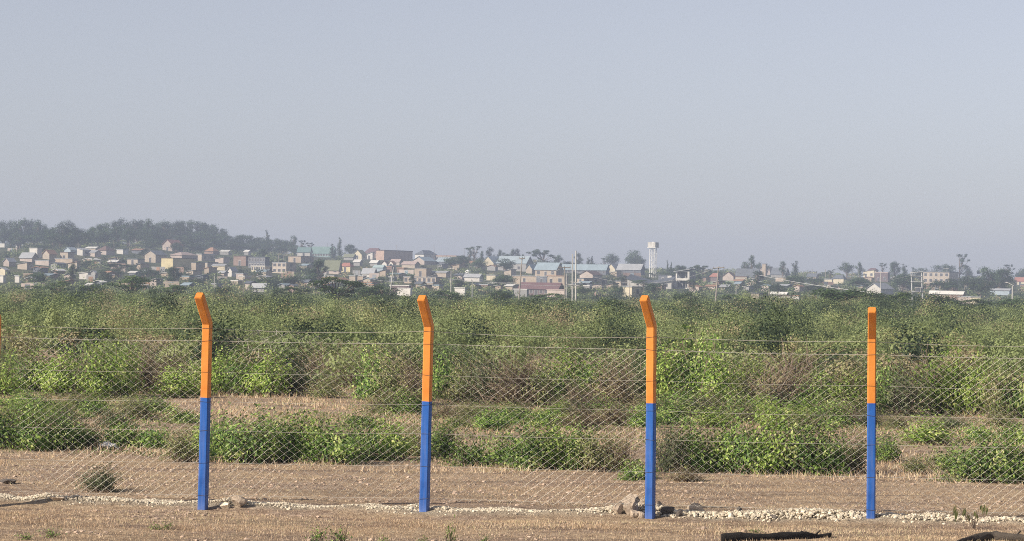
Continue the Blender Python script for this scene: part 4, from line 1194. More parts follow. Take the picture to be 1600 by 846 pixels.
T1 = [('column', 418, 361, 394, 9, 'narrow dark conifer spike rising above the rounded slope trees'),
      ('tall', 458, 369, 397, 12, 'single tall dark tree at the left end of the white teal building'),
      ('open', 470, 376, 398, 14, 'thin feathery tree above the white teal building, left'), ('open', 483, 377, 396, 14, 'thin feathery tree above the middle of the white teal building'),
      ('column', 530, 373, 404, 9, 'pointed cypress right of the white teal building'), ('column', 519, 382, 404, 10, 'shorter conifer touching the right end of the teal building'),
      ('round', 547, 383, 402, 22, 'round dark tree between the pointed cypress and the red roofed block'),
      ('tall', 733, 394, 412, 8, 'small tree left of the bushy open skyline tree'), ('open', 741, 385, 412, 22, 'bushy open tree on the skyline left of the cream gable'),
      ('tall', 753, 393, 412, 8, 'short slim tree right above the cream gable peak'), ('tall', 765, 387, 412, 13, 'tall rounded tree just right of the cream gable peak'),
      ('tall', 781, 391, 411, 9, 'slim dark tree over the big blue shed roof'), ('round', 790, 393, 408, 12, 'small dark tree over the middle of the big blue shed roof'),
      ('tall', 801, 389, 410, 12, 'left one of two joined trees above the big blue shed'), ('tall', 808, 388, 410, 12, 'right one of two joined trees above the big blue shed'),
      ('tall', 817, 398, 413, 8, 'small dark tree right of the joined pair above the shed'),
      ('umbrella', 849, 391, 416, 34, 'large spreading acacia on the skyline above the school roof'),
      ('round', 872, 399, 416, 12, 'dark tree right of the large skyline acacia'), ('round', 888, 409, 417, 12, 'low dark bush on skyline left of twin power poles'),
      ('tall', 904, 396, 418, 13, 'leaning dark tree just right of the twin power poles'),
      ('column', 919, 403, 420, 7, 'slim tree, left of a slim pair above the long grey roof'), ('column', 924, 401, 420, 7, 'slim tree, right of a slim pair above the long grey roof'),
      ('open', 944, 403, 420, 12, 'thin tree left of the pyramid shaped skyline tree'), ('round', 957, 397, 421, 17, 'pyramid shaped tree above the small cream gable'),
      ('round', 989, 392, 422, 22, 'big leaning tree just left of the water tower'), ('round', 1001, 402, 424, 14, 'shorter tree touching the water tower legs on the left'),
      ('column', 1048, 411, 432, 5, 'thin dark spike of a tree right of the water tower'), ('column', 1043, 408, 432, 4, 'thinner dark spike between water tower and white framed building'),
      ('round', 1067, 416, 432, 15, 'dark tree behind the white framed open building'), ('umbrella', 1098, 415, 436, 26, 'flat topped acacia right of the white framed open building'),
      ('round', 1165, 410, 434, 12, 'dark tree left of the tall skyline poplar at right'), ('tall', 1174, 400, 434, 11, 'tallest poplar like tree on the right skyline'),
      ('round', 1185, 411, 430, 9, 'small tree right of the tallest poplar'), ('round', 1198, 413, 430, 8, 'small tree right of the tan stair tower'),
      ('tall', 1223, 409, 434, 11, 'rounded tall tree, left one of two right of the stair tower'), ('column', 1242, 409, 436, 12, 'dark upright tree, right one of two right of the stair tower'),
      ('open', 1297, 421, 438, 14, 'thin tree before the flat stretch of right skyline'),
      ('round', 1323, 411, 434, 20, 'broad dark tree left of the pagoda roofed house'), ('tall', 1343, 411, 436, 13, 'upright dark tree touching the pagoda roofed house on its left'),
      ('open', 1379, 409, 432, 12, 'thin crowned tree right above the pagoda roofed house'), ('round', 1397, 410, 436, 17, 'round topped tree between pagoda house and steel gantry'),
      ('column', 1413, 414, 438, 12, 'square topped dark tree just left of the steel gantry'), ('open', 1427, 416, 434, 8, 'small thin tree right above the steel gantry'),
      ('round', 1438, 420, 440, 18, 'low round tree right of the steel gantry top'), ('round', 1477, 408, 432, 32, 'big dark tree behind the flat tan block'),
      ('open', 1499, 394, 436, 24, 'tallest airy eucalyptus behind the flat tan block'), ('round', 1512, 414, 438, 12, 'dark tree right of the airy eucalyptus'),
      ('column', 1536, 408, 432, 7, 'thin palm like tree above the cream house with tank'),
      ('round', 1548, 420, 452, 34, 'left half of the big square green tree block at right'), ('round', 1566, 421, 454, 30, 'right half of the big square green tree block at right'),
      ('open', 1573, 411, 440, 18, 'leafless airy tree right of the square green tree block'), ('round', 1596, 417, 440, 18, 'tree on the right edge of the skyline'),
      # among the houses
      ('tall', 497, 407, 448, 28, 'large grey green weeping tree below the tan house with arched window'), ('round', 483, 428, 450, 26, 'round dark tree left of the large weeping tree'),
      ('tall', 113, 412, 446, 16, 'tall dark tree below the two storey house on the left slope'), ('umbrella', 183, 413, 428, 50, 'wide flat crowned acacia on the left slope above the bushes'),
      ('round', 270, 418, 444, 24, 'dark round tree below the yellow three storey house'), ('round', 60, 428, 452, 28, 'dark tree at the left foot of the slope'),
      ('round', 415, 434, 452, 26, 'dark rounded tree below the bright cream house'), ('round', 455, 432, 452, 30, 'dark rounded tree below the unfinished two storey house'),
      ('round', 748, 406, 424, 20, 'round dark tree below the cream gable on its left'), ('round', 790, 405, 426, 24, 'round dark tree in front of the big blue shed'),
      ('round', 786, 430, 454, 30, 'big dark tree in front of the walled tan compound'), ('tall', 644, 431, 452, 12, 'small dark tree in front of the long tan wall'),
      ('round', 722, 400, 418, 20, 'dark round tree right of the beige arcade house'), ('round', 705, 402, 420, 24, 'dark tree under the beige arcade house'),
      ('round', 1020, 443, 466, 28, 'dark bush tree in front of the butterfly roofed hall'), ('round', 966, 446, 466, 18, 'green tree left of the cream box house'),
      ('round', 912, 449, 464, 18, 'green tree between twin poles and the rounded reddish hut'), ('tall', 1083, 436, 458, 9, 'blue green conifer at the right corner of the white framed building'),
      ('tall', 1182, 424, 452, 20, 'dark ragged tree in front of the slate roofed house at right'), ('round', 1240, 432, 452, 30, 'dark tree right of the tan wall building'),
      ('round', 1272, 434, 450, 26, 'dark tree left of the cream layered house'), ('round', 1340, 436, 456, 34, 'dark tree left of the white barn gable'),
      ('umbrella', 1490, 446, 462, 28, 'dark flat crowned tree in front of the flat tan block'), ('round', 1478, 436, 460, 34, 'grey green tree below the windows of the flat tan block'),
      ('round', 1518, 432, 458, 30, 'dark tree below the cream house with tank'), ('round', 1532, 440, 466, 30, 'dark ragged tree left of the light blue shed'),
      ('round', 1410, 430, 456, 30, 'green rounded tree behind the steel gantry'), ('round', 1215, 446, 464, 26, 'low dark tree above the white kiosks'),
      ('round', 1270, 446, 462, 28, 'low bushy tree under the power line at right')]
for a in T1: tree(*a)
# trees scattered on the slope
g = 'small trees scattered on the town slope'
def beside(px, py, what, used=set()):
    """say which building something stands next to"""
    for h_ in sorted(HS, key=lambda h_: ((h_[0] + h_[2]) / 2 - px) ** 2 + 2 * (h_[5] - py) ** 2):
        rels = ['left of the', 'right of the'] if px < (h_[0] + h_[2]) / 2 else ['right of the', 'left of the']
        rel = rels[0] if px < h_[0] or px > h_[2] else ('below the' if py > h_[5] else 'behind the')
        lab = ' '.join(('%s %s %s' % (what, rel, h_[9])).split()[:16])
        if lab not in used:
            used.add(lab); return lab
    return what
n_ = 0
while n_ < 115:
    px = tr.uniform(-5, 1605); lo = np.interp(px, RPX, RPY) + 6
    py = tr.uniform(lo, 456); wd = tr.uniform(12, 24) * (.7 + .3 * (py - 390) / 60); th_ = wd * tr.uniform(.6, .95)
    if any(h_[0] - wd * .5 < px < h_[2] + wd * .4 and h_[5] - 4 < py < h_[5] + th_ + 1 for h_ in HS): continue
    tree(('round', 'round', 'tall', 'umbrella')[tr.randint(4)], px, py - th_, py, wd, beside(px, py, 'small dark tree'), g)
    n_ += 1
# trees standing up out of the scrub
near_tree('spread', 524, 434, 330, 66, 'dark green spreading tree rising from the scrub left of second post')
near_tree('round', 598, 446, 400, 52, 'round dark bush tree on the scrub edge left of the second post')
near_tree('spread', 205, 432, 400, 66, 'feathery flat crowned acacia at the scrub edge left of the first post')
near_tree('spread', 92, 440, 400, 44, 'low flat crowned acacia at the far left scrub edge')
near_tree('round', 1312, 452, 290, 90, 'broad bush on the scrub rise left of the fourth post')
near_tree('round', 1345, 456, 300, 60, 'lower bush on the scrub rise directly behind the fourth post top')
near_tree('round', 1455, 460, 330, 46, 'dark round bush under the steel gantry')
near_tree('round', 948, 468, 230, 46, 'dark green bush in the scrub left of the third post top')
near_tree('round', 1185, 472, 260, 40, 'dark green bush in the scrub between third and fourth posts')
for a in [('spread', 45, 447, 430, 46, 'low spreading tree on the scrub edge, first from the left edge'), ('round', 150, 445, 440, 40, 'round small tree on the scrub edge between the two left acacias'),
          ('spread', 272, 446, 420, 50, 'spreading low tree on the scrub edge just left of the first post'), ('round', 350, 449, 430, 34, 'small round bush on the scrub edge right of the first post'),
          ('spread', 455, 449, 430, 48, 'spreading bush on the scrub edge left of the dark green spreading tree'), ('round', 560, 452, 420, 36, 'small round bush between the dark green tree and round dark bush'),
          ('spread', 700, 455, 420, 44, 'low spreading bush on the scrub edge right of the second post'), ('round', 775, 455, 430, 40, 'round bush on the scrub edge below the blue shed'),
          ('spread', 858, 459, 410, 50, 'spreading bush on the scrub edge below the maroon roofed building'), ('round', 1080, 458, 420, 44, 'round bush on the scrub edge below the white framed building'),
          ('spread', 1150, 461, 420, 46, 'spreading bush on the scrub edge right of the leaning brown pole'), ('round', 1235, 468, 330, 60, 'wide dark bush on the scrub edge below the white kiosks'),
          ('spread', 1405, 458, 330, 50, 'spreading bush on the scrub edge left of the steel gantry'), ('spread', 1520, 468, 400, 56, 'spreading bush on the scrub edge below the light blue shed'), ('round', 1585, 467, 390, 44, 'round bush on the scrub edge at the right edge')]:
    near_tree(*a)
near_tree('round', 20, 470, 230, 50, 'grey green bush in the scrub at the left edge')

# thorny tree with layered branches behind the fence
def thorn():
    p = near_at(1225, 628); k = p.y / 4000; r = np.random.RandomState(9)
    root = empty('thorn_tree', p, 0, 'dark stemmed thorn tree with flat layered branches behind the fence, left of fourth post', 'tree')
    T, L = MB(), MB()
    for s in range(16):
        sx = r.uniform(-12, 16); ex = sx + r.uniform(-75, 95); ez = r.uniform(62, 102)
        C = np.array([(sx, 0, -3), (sx + (ex - sx) * .15, r.normal() * 5, ez * .45), (sx + (ex - sx) * .45, r.normal() * 12, ez * .8), (ex, r.normal() * 25, ez)]) * k
        tube(T, C, [.035, .026, .016, .005], 5, cap=False)
        m = 90; t = r.uniform(.5, 1, m); c = np.stack([np.interp(t, [0, .33, .66, 1], C[:, q]) for q in range(3)], 1)
        c += r.normal(size=(m, 3)) * np.array([.14, .14, .03])
        leaves(L, c, .05 * r.uniform(.6, 1.3, m), r, .6, .5, tint=r.rand(m))
    T.obj('trunk', M['bark'], root); L.obj('crown', M['leaf_olive'], root)
thorn()
# ---------------------------------------------------------------- houses of the town
def wallmat(name, c): return simple('wall_' + name, c, .9, .42, .5, bump=.0)
WC = {'white': (.86, .84, .80), 'cream': (.84, .76, .58), 'beige': (.62, .54, .45), 'pink': (.64, .55, .50), 'tan': (.54, .45, .36), 'yellow': (.86, .75, .46),
      'grey': (.42, .42, .42), 'slate': (.20, .22, .26), 'brick': (.40, .29, .25), 'teal': (.30, .42, .44), 'peach': (.74, .54, .44), 'maroon': (.22, .17, .18), 'lblue': (.55, .66, .76)}
RC = {'iron': (.36, .38, .41), 'blue': (.36, .44, .50), 'bluegrey': (.28, .36, .42), 'green': (.17, .27, .27), 'brown': (.16, .11, .10), 'red': (.34, .16, .13), 'white': (.66, .66, .64),
      'slate': (.14, .16, .19), 'rust': (.36, .22, .15), 'pinkr': (.42, .34, .32), 'olive': (.20, .22, .15), 'maroon': (.16, .10, .11), 'teal': (.36, .46, .48)}
for k, c in WC.items(): M['w_' + k] = wallmat(k, tuple(x * .66 for x in c))
def roofmat(name, c):
    return simple('roof_' + name, c, .7, .35, .5, metal=.0, spec=.2)
for k, c in RC.items(): M['r_' + k] = roofmat(k, tuple(x * .85 for x in c))
M['opening'] = simple('dark_opening', (.09, .09, .10), .3, .2, 3, spec=.5)
M['frame'] = simple('window_frame', (.5, .5, .5), .6, .1, 3)
hr = np.random.RandomState(12)

def slab(mb, a, b, c, d, th):
    """thick quad a b c d with thickness th downwards"""
    P = np.array([a, b, c, d], float); Q = P - np.array([0, 0, th])
    mb.add(np.vstack([Q, P]), BOXQ)

def house(x0, x1, x2, ye, yr, yb, kind, wall, roof, label, win='auto', cat='house', name='house', theta=None, depth=None):
    p = at(x1, yb)
    ppm = 4000 / p.y
    has_side = x2 > x1
    th = R(34) if has_side else R(10)
    if theta is not None: th = R(theta)
    W = max(1.5, (x1 - x0) / ppm / math.cos(th))
    L = (x2 - x1) / ppm / math.sin(th) if has_side else min(9, max(3.5, W * .7))
    if L > 26:
        L = 26
    if depth: L = depth
    h = max(1.8, (yb - ye) / ppm)
    hr_ = max(.3, (ye - yr) / ppm)
    o = empty(name, p, -th, label, cat)
    B = -1.6
    wb = MB(); rb = MB(); ov = .35; t = .12
    if kind == 'gable':       # triangle to the front, ridge running back
        V = [(-W, 0, B), (0, 0, B), (0, L, B), (-W, L, B), (-W, 0, h), (0, 0, h), (0, L, h), (-W, L, h), (-W / 2, 0, h + hr_ - .05), (-W / 2, L, h + hr_ - .05)]
        wb.add(V, [(0, 1, 5, 4), (1, 2, 6, 5), (2, 3, 7, 6), (3, 0, 4, 7)], T=[(4, 5, 8), (6, 7, 9)])
        e = ov * hr_ / (W / 2)
        slab(rb, (-W - ov, -ov, h - e + t), (-W / 2, -ov, h + hr_ + t), (-W / 2, L + ov, h + hr_ + t), (-W - ov, L + ov, h - e + t), t)
        slab(rb, (-W / 2 + .003, -ov, h + hr_ + t), (ov, -ov, h - e + t), (ov, L + ov, h - e + t), (-W / 2 + .003, L + ov, h + hr_ + t), t)
    elif kind == 'side':      # ridge parallel to the front
        V = [(-W, 0, B), (0, 0, B), (0, L, B), (-W, L, B), (-W, 0, h), (0, 0, h), (0, L, h), (-W, L, h), (0, L / 2, h + hr_ - .05), (-W, L / 2, h + hr_ - .05)]
        wb.add(V, [(0, 1, 5, 4), (1, 2, 6, 5), (2, 3, 7, 6), (3, 0, 4, 7)], T=[(5, 6, 8), (7, 4, 9)])
        e = ov * hr_ / (L / 2)
        slab(rb, (-W - ov, -ov, h - e + t), (ov, -ov, h - e + t), (ov, L / 2, h + hr_ + t), (-W - ov, L / 2, h + hr_ + t), t)
        slab(rb, (-W - ov, L / 2 + .003, h + hr_ + t), (ov, L / 2 + .003, h + hr_ + t), (ov, L + ov, h - e + t), (-W - ov, L + ov, h - e + t), t)
    elif kind == 'hip':
        box(wb, -W, 0, 0, L, B, h)
        i = min(W, L) * .45
        z0, z1 = h + .02, h + hr_
        if W >= L: a, b = (-W + i, L / 2, z1), (-i, L / 2, z1)
        else: a, b = (-W / 2, i, z1), (-W / 2, L - i, z1)
        c = [(-W - ov, -ov, z0), (ov, -ov, z0), (ov, L + ov, z0), (-W - ov, L + ov, z0)]
        V = c + [a, b]
        if W >= L: rb.add(V, [(0, 1, 5, 4), (2, 3, 4, 5), (3, 2, 1, 0)], T=[(1, 2, 5), (3, 0, 4)])
        else: rb.add(V, [(1, 2, 5, 4), (3, 0, 4, 5), (3, 2, 1, 0)], T=[(0, 1, 4), (2, 3, 5)])
    elif kind == 'shedr' or kind == 'shedl':   # single slope, high side right or left (front face shows it)
        hl, hh = (h, h + hr_) if kind == 'shedr' else (h + hr_, h)
        V = [(-W, 0, B), (0, 0, B), (0, L, B), (-W, L, B), (-W, 0, hl), (0, 0, hh), (0, L, hh), (-W, L, hl)]
        wb.add(V, BOXQ)
        slab(rb, (-W - ov, -ov, hl + t), (ov, -ov, hh + t), (ov, L + ov, hh + t), (-W - ov, L + ov, hl + t), t - .02)
    else:                     # flat: parapet walls with a roof deck, a dark or pale line on top
        box(wb, -W, 0, 0, L, B, h)
        box(rb, -W - .15, .15, -.15, L + .15, h + .003, h + .003 + max(.18, hr_ * .6))
    wb.obj('wall', M['w_' + wall], o)
    rb.obj('roof', M['r_' + roof], o)
    # openings
    def opening(nm, xa, xb, za, zb, side=False):
        f = MB(); g_ = MB()
        if not side:
            box(f, xa - .08, xb + .08, -.06, -.004, za - .08, zb + .08); fo = f.obj(nm, M['frame'], o)
            box(g_, xa, xb, -.085, -.064, za, zb)
        else:
            box(f, .004, .06, xa - .08, xb + .08, za - .08, zb + .08); fo = f.obj(nm, M['frame'], o)
            box(g_, .064, .085, xa, xb, za, zb)
        g_.obj('pane' if nm == 'window' else 'door_leaf', M['opening'], fo)
    if win == 'auto':
        n = int(W / (3.2 if hr.rand() < .6 else 5.5)); st = 1 if h < 5 else int(h / 3)
        win = (min(n, 6), max(1, st), True)
    if win:
        n, st, door = win
        fh = h / st
        for s in range(st):
            if fh < 1.9: break
            for i in range(n):
                xc = -W * (i + .5) / n; ww = min(.65, W / n * .3)
                if door and s == 0 and i == n // 2:
                    opening('door', xc - .5, xc + .5, .03, min(2.05, fh - .25))
                else:
                    z0 = s * fh + min(1.0, fh * .35)
                    opening('window', xc - ww, xc + ww, z0, min(z0 + 1.25, (s + 1) * fh - .25))
        if L > 4 and has_side:
            m = min(4, int(L / 3.5))
            for s in range(st):
                if fh < 1.9: break
                for i in range(m):
                    yc = L * (i + .5) / m; z0 = s * fh + min(1.0, fh * .35)
                    opening('window', yc - .6, yc + .6, z0, min(z0 + 1.2, (s + 1) * fh - .25), True)
    return o, W, L, h, p, th

for row in HS:
    house(*row)
# smaller houses filling the town between the ones above
fr = np.random.RandomState(42); n_ = 0; tries = 0
FW = [('beige', 'beige'), ('grey', 'grey'), ('tan', 'tan'), ('brick', 'brownish'), ('pink', 'pinkish'), ('slate', 'dark')]
FR = [('iron', 'iron'), ('slate', 'dark'), ('bluegrey', 'blue grey'), ('rust', 'rusty'), ('white', 'pale')]
filled = []
while n_ < 110 and tries < 14000:
    tries += 1
    px = fr.uniform(0, 1600) if fr.rand() < .35 else fr.uniform(540, 1060)
    lo = np.interp(px, RPX, RPY) + 5; py = fr.uniform(lo, 458)
    wd = fr.uniform(7, 17); sd_ = fr.uniform(4, 12); hh = fr.uniform(4, 7); rh = fr.uniform(1.5, 3)
    if any(h_[0] - wd - 1 < px < h_[2] + 2 and h_[4] - 3 < py < h_[5] + (hh + rh) * .6 for h_ in HS + CLEAR + filled): continue
    wk, wn = FW[fr.randint(6)]; rk, rn_ = FR[fr.randint(5)]; kd = ('side', 'gable', 'flat', 'shedr')[fr.randint(4)]
    house(px, px + wd, px + wd + sd_, py - hh, py - hh - rh, py, kd, wk, rk, beside(px + wd / 2, py, 'small %s house with %s roof' % (wn, rn_)), (max(1, int(wd / 9)), 1, True))
    filled.append((px, px + wd, px + wd + sd_, py - hh, py - hh - rh, py)); n_ += 1

# yard walls between the houses
n_ = 0; tries = 0
while n_ < 26 and tries < 6000:
    tries += 1
    px = fr.uniform(0, 1580); lo = np.interp(px, RPX, RPY) + 8; py = fr.uniform(lo, 457); wd = fr.uniform(14, 34)
    if any(h_[0] - wd < px < h_[2] + 1 and h_[4] < py < h_[5] + 3 for h_ in HS + CLEAR + filled): continue
    p = at(px + wd, py); k = p.y / 4000
    b = MB(); box(b, -wd * k, 0, 0, .2, -1.5, fr.uniform(1.6, 2.3)); wk, wn = FW[fr.randint(5)]
    o = empty('yard_wall', p, -R(fr.uniform(5, 35)), beside(px + wd / 2, py, 'low %s yard wall' % wn), 'wall')
    o['kind'] = 'thing'
    b.obj('masonry', M['w_' + wk], o)
    b = MB(); box(b, -wd * k * .5 - .7, -wd * k * .5 + .7, -.06, -.003, -.2, 1.7); b.obj('gate', M['r_' + FR[fr.randint(4)][0]], o)
    filled.append((px, px + wd, px + wd, py - 2, py - 3, py)); n_ += 1

# cream house's black roof tank and the white tank
def cyl(mb, x, y, z0, z1, r, n=16):
    tube(mb, [(x, y, z0), (x, y, z1)], r, n); return mb
p = at(1533, 431); k = 4000 / p.y
mb = MB(); cyl(mb, 0, 0, 0, 1.5, .8); cyl(mb, 0, 0, 1.5, 1.7, .35)
o = mb.obj('water_tank', simple('black_plastic', (.03, .03, .03), .5, .1, 2), loc=(p.x - 1.2, p.y + 2, p.z + 11 / k + .55)); tag(o, 'black plastic water tank on the roof of the cream house at right', 'water tank')
p = at(731, 429); k = 4000 / p.y
mb = MB(); cyl(mb, 0, 0, -1, 1.5, 1.05); cyl(mb, 0, 0, 1.5, 1.75, .5)
o = mb.obj('water_tank', simple('white_tank', (.85, .85, .83), .5, .05, 2), loc=(p.x, p.y, p.z)); tag(o, 'round white water tank on the ground below the beige arcade building', 'water tank')

# butterfly roofed hall: two wings falling to one valley
def hall():
    p = at(1014, 451); k = p.y / 4000
    o = empty('hall', p, R(-8), 'white hall with butterfly roof whose two wings fall to a valley', 'hall')
    x0, x1, x2 = -34 * k, 0, 35 * k; B = -1.5; L = 11
    hL, hV, hR = 14 * k, 5.2 * k, 12.5 * k
    wb = MB()
    wb.add([(x0, 0, B), (x1, 0, B), (x1, L, B), (x0, L, B), (x0, 0, hL), (x1, 0, hV), (x1, L, hV), (x0, L, hL)], BOXQ)
    wb.obj('left_wing_wall', M['w_white'], o)
    wb = MB(); wb.add([(x1 + .01, 0, B), (x2, 0, B), (x2, L, B), (x1 + .01, L, B), (x1 + .01, 0, hV), (x2, 0, hR), (x2, L, hR), (x1 + .01, L, hV)], BOXQ)
    wb.obj('right_wing_wall', M['w_white'], o)
    rb = MB(); slab(rb, (x0 - .5, -.5, hL + .35), (x1, -.5, hV + .2), (x1, L + 6, hV + 1.6), (x0 - .5, L + 6, hL + 1.8), .15); rb.obj('left_roof', M['r_slate'], o)
    rb = MB(); slab(rb, (x1 + .004, -.5, hV + .2), (x2 + .4, -.5, hR + .25), (x2 + .4, L + 6, hR + 1.6), (x1 + .004, L + 6, hV + 1.6), .15); rb.obj('right_roof', M['r_slate'], o)
    for xc, hh in ((-.75, .30), (-.45, .22)):
        f = MB(); box(f, x0 * -xc * -1 - .7, x0 * -xc * -1 + .7, -.05, -.004, .6, 1.6); f.obj('window', M['opening'], o)
hall()

# open white framed two storey building
def framed():
    p = at(1076, 452); k = p.y / 4000
    o = empty('framed_building', p, R(-20), 'open two storey building with bright white frame and dark recesses', 'building')
    W = 20 * k / .94; Hh = 28 * k; L = 7.0; B = -1.5; t = .45
    b = MB(); box(b, -W, 0, 2.2, L, B, Hh - .35); b.obj('back_wall', M['w_slate'], o)
    b = MB(); box(b, .004, .3, 0, L, B, Hh - .1); b.obj('side_wall', M['w_grey'], o)
    for x in (-W, -t):
        b = MB(); box(b, x, x + t, -.05, .5, B, Hh); b.obj('column', M['w_white'], o)
    for z, d in ((.0, .4), (Hh * .47, .75), (Hh - .33, .33)):
        b = MB(); box(b, -W + t + .003, -t - .003, -.02, 2.19, z, z + d); b.obj('floor_slab', M['w_white'], o)
    for x, z in ((-W * .3, .42), (-W * .55, .42), (-W * .72, .42), (-W * .35, Hh * .47 + .78), (-W * .7, Hh * .47 + .78)):
        b = MB(); box(b, x - .12, x + .12, 1.2, 1.5, z, z + Hh * .38); b.obj('mullion', M['w_grey'], o)
    b = MB(); slab(b, (-W - .7, -.7, Hh - .2), (.6, -.7, Hh + .75), (.6, L + .4, Hh + .75), (-W - .7, L + .4, Hh - .2), .18); b.obj('roof', M['r_iron'], o)
framed()

# water tower
def tower():
    Y = 1080.0; p = atY(1019.5, Y); k = Y / 4000
    d = ray(1019, 379); zt = EYE + d.z / d.y * Y - p.z
    o = empty('water_tower', p, R(-28), 'tall white water tower with a panelled tank on thin lattice legs', 'water tower')
    th = 7.5 * k; hw = 1.75
    steel = simple('white_steel', (.80, .80, .78), .5, .1, 3)
    b = MB(); box(b, -hw - .15, hw + .15, -hw - .15, hw + .15, zt - th - .25, zt - th); b.obj('platform', steel, o)
    b = MB(); box(b, -hw, hw, -hw, hw, zt - th + .003, zt); tk = b.obj('tank', M['w_white'], o)
    for x in (-.6, .6):
        b = MB(); box(b, x - .05, x + .05, -hw - .06, -hw - .003, zt - th + .1, zt - .1); b.obj('panel_rib', steel, tk)
    b = MB(); box(b, -.45, .45, -.45, .45, zt + .003, zt + .2); b.obj('hatch', steel, tk)
    s = hw - .7
    for x in (-s, s):
        for y in (-s, s):
            b = MB(); box(b, x - .09, x + .09, y - .09, y + .09, -1.5, zt - th - .253); b.obj('leg', steel, o)
    n = 4; zz = np.linspace(.5, zt - th - .6, n + 1)
    for i in range(n):
        z0, z1 = zz[i], zz[i + 1]
        for a, c in (((-s, -s), (s, -s)), ((s, -s), (s, s)), ((s, s), (-s, s)), ((-s, s), (-s, -s))):
            b = MB(); tube(b, [(*a, z0), (*c, z1)], .035, 4); tube(b, [(*c, z0), (*a, z1)], .035, 4); tube(b, [(*a, z1), (*c, z1)], .045, 4); b.obj('brace', steel, o)
    b = MB(); tube(b, [(0, 0, -1), (0, 0, zt - th - .26)], .1, 8); b.obj('riser_pipe', steel, o)
    b = MB()
    for x in (-.25, .25): tube(b, [(s + .35 , x, 0), (s + .35, x, zt - th)], .04, 4)
    for z in np.arange(.5, zt - th, .8): tube(b, [(s + .35, -.25, z), (s + .35, .25, z)], .03, 4)
    b.obj('ladder', steel, o)
tower()

# steel gantry with a transformer box
def gantry():
    Y = 520.0; p = atY(1434, Y); k = Y / 4000
    o = empty('steel_gantry', p, R(-6), 'tall steel gantry of two leaning legs and rungs carrying a white framed box', 'gantry')
    st = simple('grey_steel', (.45, .46, .47), .5, .15, 3)
    d = ray(1431, 425); zt = EYE + d.z / d.y * Y - p.z
    a = 8 * k
    for s in (-1, 1):
        b = MB(); tube(b, [(s * a + 1.3 * k, 0, -.8), (s * a - 2.6 * k, 0, zt)], .13, 6); b.obj('leg', st, o)
        b = MB(); tube(b, [(s * a + 1.3 * k, 3, -.8), (s * a - 2.6 * k, .1, zt)], .10, 6); b.obj('leg', st, o)
    dz = (zt) / 40
    for py in (426, 432, 441, 456.5):
        d = ray(1431, py); z = EYE + d.z / d.y * Y - p.z; sh = 1.3 * k - 3.9 * k * z / zt
        b = MB(); tube(b, [(-a + sh - .2, -.12, z - (.8 * k if py == 426 else 0)), (a + sh + .2, -.12, z + (1 * k if py == 426 else 0))], .09, 4); b.obj('crossbar', st, o)
    d = ray(1431, 457); z = EYE + d.z / d.y * Y - p.z
    b = MB(); box(b, -4.5 * k, 4.8 * k, -.3, .6, z + .05, z + 8 * k); bx = b.obj('transformer', M['w_slate'], o)
    b = MB()
    for x in (-4.5 * k, 4.3 * k): box(b, x, x + .5 * k, -.36, -.305, z + .05, z + 8 * k)
    for q in (z + .05, z + 7.4 * k): box(b, -4.0 * k + .003, 4.3 * k - .003, -.36, -.305, q, q + .5 * k)
    b.obj('frame', M['w_white'], bx)
gantry()

# poles
M['pole'] = simple('weathered_pole', (.30, .27, .24), .9, .25, 2)
M['palepole'] = simple('pale_pole', (.50, .49, .46), .8, .15, 2)
TOPS = {}
def pole(key, xb, yb, xt, yt, Y, mat, label, arms=(), rad=.13, group=None):
    p = atY(xb, Y); k = Y / 4000
    d = ray(xt, yt); top = Vector((d.x / d.y * Y - p.x, 0, EYE + d.z / d.y * Y - p.z))
    o = empty('power_pole', p, 0, label, 'pole', group)
    b = MB(); tube(b, [(0, 0, -1), tuple(top)], [rad * 1.2, rad * .75], 8); b.obj('shaft', M[mat], o)
    for f, w_, tilt in arms:
        c = top * f
        b = MB(); tube(b, [(c.x - w_, -.15, c.z - tilt), (c.x + w_, -.15, c.z + tilt)], .09, 4); ao = b.obj('crossarm', M[mat], o)
        for s in (-.9, 0, .9):
            b = MB(); tube(b, [(c.x + s * w_, -.15, c.z + s * tilt + .09), (c.x + s * w_, -.15, c.z + s * tilt + .38)], [.06, .04], 6); b.obj('insulator', M['w_grey'], ao)
    TOPS[key] = p + top
    return o
pole('a', 607, 451, 615, 418, 560, 'palepole', 'pale pole leaning to the right behind the long dark shed')
pole('b', 705, 460, 705, 419, 500, 'palepole', 'tall thin upright pole right of the second post top', [(.97, .7, 0)], .1)
pole('c', 810, 468, 816, 402, 470, 'pole', 'dark tall pole leaning slightly right in front of the compound', [(.97, .5, .05)], .12)
pole('d', 895, 465, 894.5, 397, 480, 'palepole', 'twin tall power pole, the left and lower one', [(.40, 1.2, -.15)], .14)
pole('e', 900, 465, 900, 392, 485, 'palepole', 'twin tall power pole, the right and taller one', [(.42, 1.0, -.1)], .14)
pole('f', 883, 465, 882, 417, 500, 'pole', 'pole with T shaped crossarm left of the twin power poles', [(.98, 1.2, 0)], .13)
pole('g', 885.5, 465, 885, 428, 505, 'palepole', 'shorter pale pole close behind the T shaped pole', (), .12)
pole('h', 1117, 463, 1123, 417, 490, 'pole', 'brown power pole with crossarm leaning right near the reddish house', [(.97, 1.1, .1)], .16)
pole('i', 1150, 466, 1150.5, 446, 480, 'palepole', 'thin short pale pole right of the leaning brown power pole', (), .08)
pole('j', 1202, 468, 1202, 452, 520, 'pole', 'short dark pole beside the white kiosks', (), .12)
pole('k', 335.5, 454, 335, 431, 560, 'palepole', 'thin pale pole behind and right of the first post top', (), .1)
pole('l', 381, 455, 380, 433, 560, 'pole', 'thin pole below the narrow white gable', (), .09)
pole('m', 738, 452, 738, 439, 560, 'palepole', 'short pale pole below the white blue grey roofed house', (), .09)
